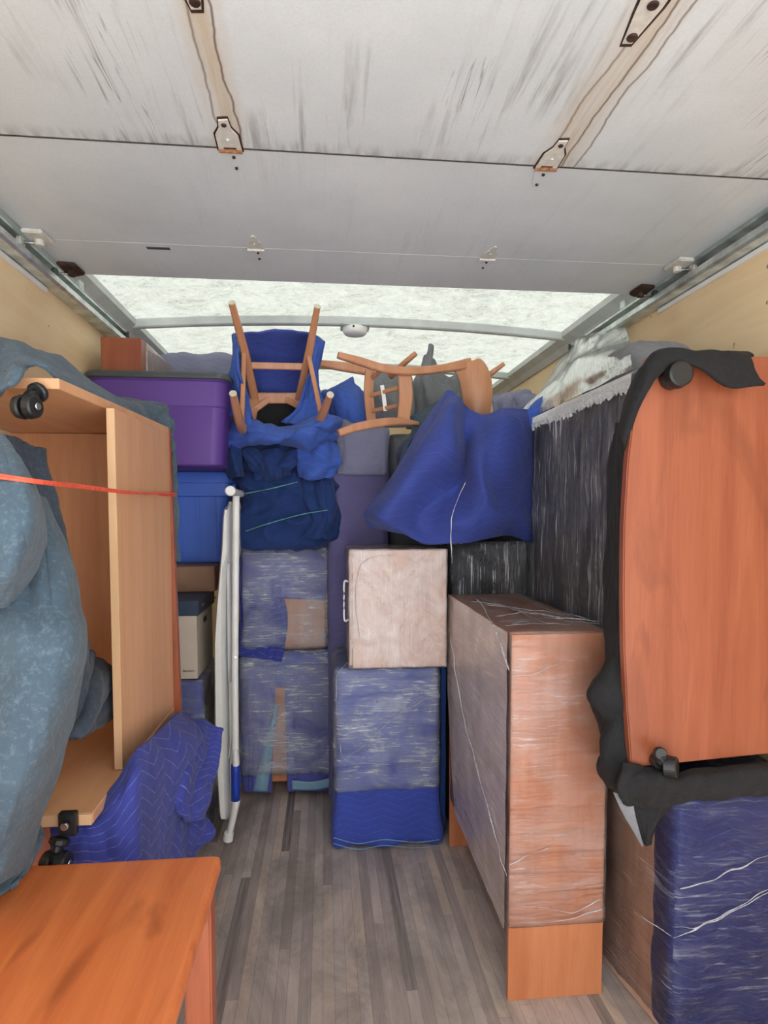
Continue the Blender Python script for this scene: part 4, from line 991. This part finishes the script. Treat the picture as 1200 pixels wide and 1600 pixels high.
sheet('peaked_drape', [
    [(655, 572, 3.36), (666, 552, 3.30), (676, 544, 3.28), (679, 556, 3.30), (680, 578, 3.36)],
    [(645, 590, 3.30), (658, 588, 3.22), (672, 590, 3.20), (690, 592, 3.26), (705, 590, 3.32)],
    [(640, 612, 3.28), (660, 615, 3.20), (680, 618, 3.18), (705, 600, 3.24), (722, 584, 3.30)],
    [(638, 640, 3.28), (660, 645, 3.20), (690, 645, 3.18), (715, 640, 3.22), (735, 630, 3.30)],
    [(635, 670, 3.28), (660, 672, 3.22), (690, 675, 3.2), (720, 670, 3.24), (745, 660, 3.30)]], M['grey_felt'], gpk, nu=50, nv=50, t=.010, wr=.005, folds=.045, fu=3.4, fv=.8, seed=125)
gps = thing('moving_pad', pt(610, 660, Y=3.2), 'dull grey pad bunched behind the slats of the sideways chair', 'moving pad')
sheet('bunched_fold', [
    [(578, 590, 3.2), (600, 580, 3.16), (622, 582, 3.18), (645, 588, 3.25)],
    [(576, 615, 3.12), (598, 612, 3.08), (625, 610, 3.14), (648, 612, 3.2)],
    [(576, 640, 3.12), (602, 640, 3.06), (628, 640, 3.12), (648, 640, 3.2)],
    [(574, 668, 3.12), (600, 668, 3.08), (628, 668, 3.12), (648, 668, 3.2)]], M['grey_felt'], gps, nu=30, nv=30, t=.01, wr=.004, folds=.02, fu=2.5, seed=131)
gpr = thing('moving_pad', pt(820, 640, Y=3.3), 'small grey pad fold under the roof edge between the chair and the plastic sheet', 'moving pad')
sheet('fold', [
    [(768, 620, 3.2), (795, 613, 3.2), (822, 610, 3.15), (845, 622, 3.1)],
    [(770, 632, 3.14), (795, 626, 3.1), (812, 618, 3.05), (842, 630, 3.05)],
    [(772, 660, 3.1), (800, 650, 3.05), (820, 645, 3.0), (845, 645, 3.0)]], M['mauve_quilt'], gpr, nu=36, nv=24, t=.01, wr=.005, folds=.012, seed=127)
lil = thing('moving_pad', pt(560, 680, Y=2.98), 'pale mauve quilted pad folded over the top of the tall quilted slab', 'moving pad')
sheet('folded_top', [
    [(524, 668, 3.02), (536, 655, 2.98), (560, 664, 2.96), (600, 668, 2.96), (608, 672, 3.0)],
    [(526, 680, 2.96), (540, 678, 2.93), (570, 682, 2.92), (600, 680, 2.93), (607, 684, 2.97)],
    [(527, 705, 2.95), (545, 705, 2.93), (575, 705, 2.93), (600, 706, 2.94), (606, 708, 2.97)],
    [(527, 740, 2.95), (545, 742, 2.94), (575, 742, 2.94), (600, 742, 2.95), (606, 742, 2.97)]], M['mauve_quilt'], lil, nu=44, nv=36, t=.010, wr=.004, folds=.006, seed=129)

# chair lying on its side
sc_ = thing('sideways_chair', pt(600, 690, Y=2.9), 'light wood chair with a broad curved backrest lying on its side under the roof', 'chair')
def bar(name, pts, w_, h_, parent=sc_, up=(0, 1, 0), ns=24, mat=None):
    return link(name, *tube([pt(*p) for p in pts], 0, samples=ns, prof=(w_, h_), up=up), mat or M['chair_wood'], parent)
bar('back_post', [(528, 555, 2.66), (560, 564, 2.68), (600, 576, 2.70), (640, 580, 2.72), (690, 576, 2.76), (735, 568, 2.80)], [.026, .034, .036, .036, .034, .05], .03)
# broad crest rail: a thick curved plate
cv = []
outer = [(735, 566), (748, 562), (760, 575), (767, 600), (767, 625), (764, 650), (760, 670)]
inner = [(698, 577), (710, 582), (717, 597), (721, 618), (724, 640), (722, 655), (718, 672)]
O_ = cr([pt(u_, v_, Y=2.80) for u_, v_ in outer], 24); I_ = cr([pt(u_, v_, Y=2.80 + .02) for u_, v_ in inner], 24)
VV, FF = [], []
for i in range(24):
    bowv = .05 * math.sin(math.pi * i / 23)
    for k_ in range(7):
        s_ = k_ / 6; p = O_[i].lerp(I_[i], s_); VV.append(p + Vector((0, -.02 - bowv * math.sin(math.pi * s_) * .5, 0)))
for i in range(24):
    for k_ in range(7): VV.append(VV[i * 7 + k_] + Vector((.004, .022, 0)))
o7 = 24 * 7
for i in range(23):
    for k_ in range(6):
        a = i * 7 + k_; FF += [[a, a + 1, a + 8, a + 7], [o7 + a, o7 + a + 7, o7 + a + 8, o7 + a + 1]]
    FF += [[i * 7, i * 7 + 7, o7 + i * 7 + 7, o7 + i * 7], [i * 7 + 6, o7 + i * 7 + 6, o7 + i * 7 + 13, i * 7 + 13]]
for k_ in range(6): FF += [[k_, o7 + k_, o7 + k_ + 1, k_ + 1], [23 * 7 + k_, 23 * 7 + k_ + 1, o7 + 23 * 7 + k_ + 1, o7 + 23 * 7 + k_]]
link('crest_rail', VV, FF, M['chair_wood'], sc_, smooth=True, auto=40)
bar('lower_post', [(529, 677, 2.62), (560, 667, 2.64), (600, 660, 2.68), (628, 659, 2.72), (652, 662, 2.76)], [.03, .036, .036, .03, .016], .03)
bar('seat_rail', [(632, 580, 2.76), (634, 620, 2.76), (630, 658, 2.74)], [.062, .062, .056], .022)
bar('seat_rail', [(578, 578, 2.96), (576, 615, 2.96), (580, 658, 2.94)], [.046, .046, .046], .022)
bar('front_leg', [(500, 568, 2.98), (535, 573, 2.98), (572, 578, 2.98)], [.03, .042, .048], .034)
bar('slat', [(580, 618, 2.92), (622, 606, 2.80)], .018, .014, ns=6)
bar('slat', [(582, 642, 2.92), (622, 634, 2.80)], .018, .014, ns=6)
bar('corner_brace', [(582, 590, 2.94), (600, 576, 2.86), (624, 584, 2.80)], .02, .018, ns=10)
link('leg', *tube([pt(650, 552, Y=2.84), pt(630, 569, Y=2.88), pt(610, 588, Y=2.95)], [.012, .014, .016], samples=10, n=12), M['chair_wood'], sc_, smooth=True)
link('leg', *tube([pt(788, 568, Y=2.84), pt(772, 580, Y=2.86), pt(756, 592, Y=2.88)], [.010, .013, .014], samples=10, n=12), M['chair_wood'], sc_, smooth=True)
bar('paper_tag', [(597, 602, 2.86), (600, 622, 2.86), (602, 642, 2.85)], .018, .002, mat=M['white_plastic'], ns=8)

# ================================================================== RIGHT SIDE
bk = thing('bookcase', (.69, 2.1, 0), 'tall cherry bookcase in clear stretch wrap standing on the floor right of the aisle', 'bookcase')
link('end_panel', *box((.537, 1.69, .0), (.828, 1.708, 1.10), .0015), M['shelf_wood'], bk)
link('end_panel', *box((.537, 2.532, .0), (.828, 2.55, 1.10), .0015), M['shelf_wood'], bk)
link('top_panel', *box((.535, 1.708, 1.082), (.830, 2.532, 1.104), .0015), M['shelf_wood'], bk)
link('back_panel', *box((.539, 1.709, .215), (.547, 2.531, 1.081), .001), M['back_ply'], bk)
for z in (.215, .50, .79):
    link('shelf', *box((.548, 1.709, z), (.825, 2.531, z + .02), .001), M['desk_wood'], bk)
link('stretch_wrap', *soft((.5335, 1.684, .225), (.834, 2.52, 1.110), r=.006, n=50, amp=.0025, freq=10, seed=131), M['film_wood'], bk, smooth=True)
# milky sheet pulled taut over the open side
sheet('side_wrap', [
    [Vector((.524, 1.69, 1.107)), Vector((.525, 2.1, 1.107)), Vector((.526, 2.54, 1.107))],
    [Vector((.524, 1.69, .7)), Vector((.526, 2.1, .7)), Vector((.526, 2.54, .7))],
    [Vector((.524, 1.69, .22)), Vector((.526, 2.1, .22)), Vector((.528, 2.40, .22))]], M['film_side'], bk, nu=40, nv=50, t=0, wr=.002, freq=8)
for pp in ([(703, 990, 2.5), (720, 1100, 2.2), (740, 1180, 2.05), (770, 1290, 1.85), (790, 1370, 1.72)], [(745, 935, 2.2), (770, 975, 1.95), (795, 1048, 1.70)]):
    rope('film_rope', [pt(u_, v_, X=.520) for u_, v_, _ in pp], .0035, M['film_rope'], bk)
for pp in ([(793, 1420), (840, 1416), (890, 1425), (941, 1405)], [(793, 1432), (860, 1440), (941, 1420)], [(795, 1350), (830, 1335), (862, 1325)], [(800, 1058), (840, 1050), (880, 1036)]):
    rope('film_rope', [pt(u_, v_, Y=1.680) for u_, v_ in pp], .0035, M['film_rope'], bk)

for k_, pp in enumerate(([(742, 932), (800, 950), (860, 962), (930, 972)], [(760, 945), (820, 952), (880, 958), (925, 968)], [(735, 940), (790, 948), (850, 972), (905, 975)], [(775, 962), (830, 958), (880, 968), (938, 975)], [(800, 975), (850, 966), (900, 966), (935, 970)], [(810, 935), (850, 950), (890, 962)], [(790, 978), (840, 974), (890, 976)])):
    rope('film_rope', [pt(u_, v_, Z=1.114) for u_, v_ in pp], .0055, M['film_rope'], bk)

# lower right blue wrapped cabinet
def skew(p):
    t_ = (p.y - 1.5) / .45
    return (p.x + (1 - max(0, min(1.0, t_))) * .062 * (1.33 - p.x) / .465, p.y, p.z)
rb = thing('wrapped_cabinet', (1.1, 1.72, 0), 'large cabinet padded in dark blue quilt and glossy film at the lower right', 'wrapped cabinet')
link('body', *join([prism([(.935, 1.53), (1.31, 1.53), (1.31, 1.93), (.878, 1.93)], 2, .0, .65, .004)]), M['pink_wood'], rb)
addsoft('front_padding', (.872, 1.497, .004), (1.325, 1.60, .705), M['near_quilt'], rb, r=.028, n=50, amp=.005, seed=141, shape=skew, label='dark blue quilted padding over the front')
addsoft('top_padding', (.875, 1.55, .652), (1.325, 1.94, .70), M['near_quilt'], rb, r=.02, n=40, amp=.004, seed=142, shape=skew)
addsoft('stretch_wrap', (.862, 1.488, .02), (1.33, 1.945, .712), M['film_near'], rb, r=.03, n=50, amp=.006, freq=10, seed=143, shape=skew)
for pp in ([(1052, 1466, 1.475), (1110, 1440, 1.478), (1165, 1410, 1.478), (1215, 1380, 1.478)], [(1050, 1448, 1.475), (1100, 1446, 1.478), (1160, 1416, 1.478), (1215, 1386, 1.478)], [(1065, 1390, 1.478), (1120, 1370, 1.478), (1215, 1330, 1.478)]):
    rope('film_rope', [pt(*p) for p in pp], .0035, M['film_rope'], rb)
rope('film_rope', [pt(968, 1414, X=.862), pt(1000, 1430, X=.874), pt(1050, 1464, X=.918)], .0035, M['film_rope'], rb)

rb2 = thing('wrapped_cabinet', (1.1, 2.25, 0), 'padded cabinet under the tall grey wrapped slab, behind the bookcase', 'wrapped cabinet')
addsoft('padding', (.875, 1.97, .0), (1.31, 2.60, .765), M['slab_quilt'], rb2, r=.02, n=30, amp=.003, seed=145)

# tall grey wrapped slab
gs = thing('wrapped_slab', (1.1, 2.15, .77), 'tall grey padded slab in vertically streaked clear film, right side', 'wrapped slab')
addsoft('padding', (.915, 1.71, .772), (1.30, 2.585, 1.852), M['slab_quilt'], gs, r=.02, n=60, amp=.004, freq=6, seed=147)
addsoft('stretch_wrap', (.905, 1.70, .766), (1.305, 2.60, 1.862), M['film_v'], gs, r=.014, n=60, amp=.006, freq=10, seed=149)
# puckered film fringe along the top edge
fv_, ff_ = [], []
nf = 150
for i in range(nf + 1):
    y = 1.72 + (2.59 - 1.72) * i / nf; hh = .035 + .05 * abs(noise.noise(Vector((y * 30, 2, 1)))) + .015 * random.random()
    x = .897 - .006 * (i % 2)
    fv_ += [(x + .02, y, 1.868), (x, y, 1.858), (x - .003, y, 1.858 - hh * .6), (x + .003, y + .004 * (random.random() - .5), 1.858 - hh)]
for i in range(nf):
    for k_ in range(3): ff_.append([i * 4 + k_, i * 4 + k_ + 1, (i + 1) * 4 + k_ + 1, (i + 1) * 4 + k_])
link('film_fringe', fv_, ff_, M['film_rope'], gs, smooth=False, label='puckered whitish film along the top edge')

# grey cushion and dust sheet on top
gc = thing('padded_cushion', (1.12, 2.3, 1.865), 'rounded grey padded item under the plastic sheet beside the right wall', 'cushion')
addsoft('cushion', (.95, 1.84, 1.868), (1.20, 2.26, 2.005), M['grey_felt'], gc, r=.10, n=40, amp=.008, seed=151)
pb = thing('wrapped_box', (1.1, 3.1, 0), 'grey padded stack behind the tall grey slab under the plastic sheet', 'wrapped box')
addsoft('padding', (.93, 2.66, .0), (1.31, 3.6, 1.86), M['grey_felt'], pb, r=.05, n=30, amp=.008, seed=153)
ds = thing('dust_sheet', (1.1, 2.6, 1.9), 'translucent plastic dust sheet draped up to the roof rail on the right', 'plastic sheet')
def sx(u, v, X): return pt(u, v, X=X)
sheet('film', [
    [sx(845, 618, 1.24), sx(867, 574, 1.26), sx(903, 530, 1.28), sx(935, 516, 1.29), sx(975, 505, 1.30)],
    [sx(828, 626, 1.12), sx(850, 602, 1.14), sx(890, 565, 1.16), sx(930, 546, 1.18), sx(985, 536, 1.20)],
    [sx(808, 640, 1.0), sx(838, 618, 1.0), sx(880, 580, 1.0), sx(918, 556, 1.0), sx(986, 548, 1.0)],
    [sx(794, 655, .93), sx(830, 636, .93), sx(872, 605, .93), sx(915, 580, .925), sx(986, 562, .92)],
    [sx(790, 668, .925), sx(830, 655, .92), sx(870, 634, .915), sx(920, 610, .91), sx(988, 576, .91)]], M['film_bag'], ds, nu=80, nv=50, t=0, wr=.004, freq=9, folds=.010, fu=5, fv=2.4, seed=155)

# cherry desk on its side above the blue cabinet
rd = thing('mobile_desk', (1.05, 1.6, .80), 'orange cherry desk lying on its side on the blue wrapped cabinet at right', 'desk')
def RP(u, v): p = pt(u, v, Y=1.44); return (p.x, p.z)
outl = [RP(1012, 562), RP(992, 630), RP(981, 720), RP(975, 820), RP(974, 920), RP(975, 1010), RP(979, 1100), RP(985, 1178), RP(986, 1200), (1.325, .838), (1.325, 1.845), RP(1014, 556)]
link('desktop', *prism(outl, 1, 1.44, 1.466, .003, 2), M['orange_wood'], rd)
link('side_panel', *box((.86, 1.467, 1.55), (1.32, 1.69, 1.572), .001), M['orange_wood'], rd)
link('side_panel', *box((.86, 1.467, .95), (1.32, 1.69, .972), .001), M['orange_wood'], rd)
link('back_panel', *box((1.30, 1.467, .973), (1.32, 1.69, 1.549), .001), M['orange_wood'], rd)
p = pt(1053, 588, Y=1.42)
cs = link('caster', *join([cyl((p.x, 1.439, p.z), (p.x, 1.405, p.z), .030), cyl((p.x, 1.41, p.z), (p.x, 1.395, p.z), .012)]), M['black'], rd)
link('wheel', *cyl((p.x, 1.41, p.z), (p.x, 1.385, p.z), .033, .030, 30), M['black'], cs)
p = pt(1030, 1190, Y=1.42)
cs = link('caster', *join([cyl((p.x, 1.439, p.z), (p.x, 1.41, p.z), .018), tube([(p.x, 1.42, p.z), (p.x - .006, 1.40, p.z + .012), (p.x - .012, 1.395, p.z + .03)], .014, samples=8)]), M['black'], rd)
link('wheel', *cyl((p.x + .004, 1.405, p.z - .004), (p.x + .028, 1.385, p.z - .002), .027, .025, 26), M['black'], cs)
link('stem_knob', *cyl((p.x - .014, 1.40, p.z + .032), (p.x - .016, 1.385, p.z + .034), .0155), M['black'], cs)

# charcoal pad around it
kp = thing('moving_pad', (.95, 1.45, .75), 'charcoal felt pad draped around the orange desk on the right', 'moving pad')
sheet('top_drape', [
    [(965, 680, 1.62), (985, 610, 1.60), (1010, 566, 1.56), (1050, 549, 1.55), (1110, 554, 1.55), (1168, 556, 1.55), (1172, 558, 1.56)],
    [(968, 682, 1.50), (988, 614, 1.47), (1012, 562, 1.44), (1050, 547, 1.43), (1110, 552, 1.43), (1160, 554, 1.43), (1172, 560, 1.43)],
    [(972, 690, 1.46), (996, 622, 1.425), (1020, 572, 1.405), (1052, 560, 1.40), (1100, 562, 1.40), (1145, 575, 1.40), (1180, 585, 1.40)],
    [(976, 705, 1.46), (1002, 632, 1.43), (1026, 586, 1.415), (1060, 568, 1.405), (1098, 578, 1.39), (1140, 602, 1.385), (1196, 600, 1.385)]],
    M['dark_felt'], kp, nu=80, nv=36, t=.009, wr=.004, folds=.006, fu=3, seed=161)
sheet('side_drape', [
    [(962, 660, 1.70), (972, 665, 1.58), (985, 650, 1.475)],
    [(950, 760, 1.68), (964, 760, 1.56), (978, 760, 1.475)],
    [(948, 870, 1.68), (960, 870, 1.56), (973, 870, 1.475)],
    [(944, 960, 1.66), (958, 960, 1.54), (973, 960, 1.475)],
    [(948, 1030, 1.62), (952, 1030, 1.52), (974, 1030, 1.475)],
    [(922, 1080, 1.60), (926, 1085, 1.50), (976, 1080, 1.46)],
    [(936, 1125, 1.60), (950, 1120, 1.50), (980, 1115, 1.46)],
    [(946, 1165, 1.60), (944, 1165, 1.50), (982, 1160, 1.46)],
    [(936, 1195, 1.60), (946, 1200, 1.50), (984, 1195, 1.46)],
    [(948, 1230, 1.60), (962, 1232, 1.50), (990, 1225, 1.46)]],
    M['dark_felt'], kp, nu=40, nv=110, t=.009, wr=.004, folds=.008, fu=2, fv=6, seed=163)
sheet('bottom_roll', [
    [(975, 1190, 1.435), (1010, 1198, 1.43), (1060, 1206, 1.43), (1120, 1198, 1.43), (1230, 1192, 1.43)],
    [(970, 1212, 1.41), (1010, 1215, 1.40), (1060, 1220, 1.40), (1120, 1213, 1.40), (1230, 1208, 1.40)],
    [(965, 1236, 1.41), (1010, 1240, 1.40), (1060, 1240, 1.40), (1120, 1238, 1.40), (1230, 1235, 1.40)],
    [(975, 1250, 1.45), (1010, 1262, 1.44), (1060, 1255, 1.44), (1120, 1246, 1.46), (1230, 1242, 1.46)]],
    M['dark_felt'], kp, nu=70, nv=36, t=.009, wr=.005, folds=.010, fu=4, seed=165)
sheet('hanging_tail', [
    [(960, 1225, 1.44), (1000, 1235, 1.43), (1062, 1245, 1.44)],
    [(972, 1258, 1.46), (1008, 1265, 1.45), (1046, 1262, 1.46)],
    [(990, 1290, 1.47), (1010, 1295, 1.46), (1028, 1285, 1.47)],
    [(1006, 1318, 1.48), (1011, 1322, 1.475), (1016, 1318, 1.48)]], M['dark_felt'], kp, nu=24, nv=36, t=.008, wr=.004, folds=.010, seed=167)
link('pale_patch', *sheet('x', [[(958, 1238, 1.455), (988, 1243, 1.44)], [(975, 1275, 1.455), (993, 1275, 1.445)], [(1003, 1322, 1.46), (1006, 1323, 1.455)]], None, nu=10, nv=20, raw=True)[:2], M['grey_felt'], kp, smooth=True, label='lighter grey underside')
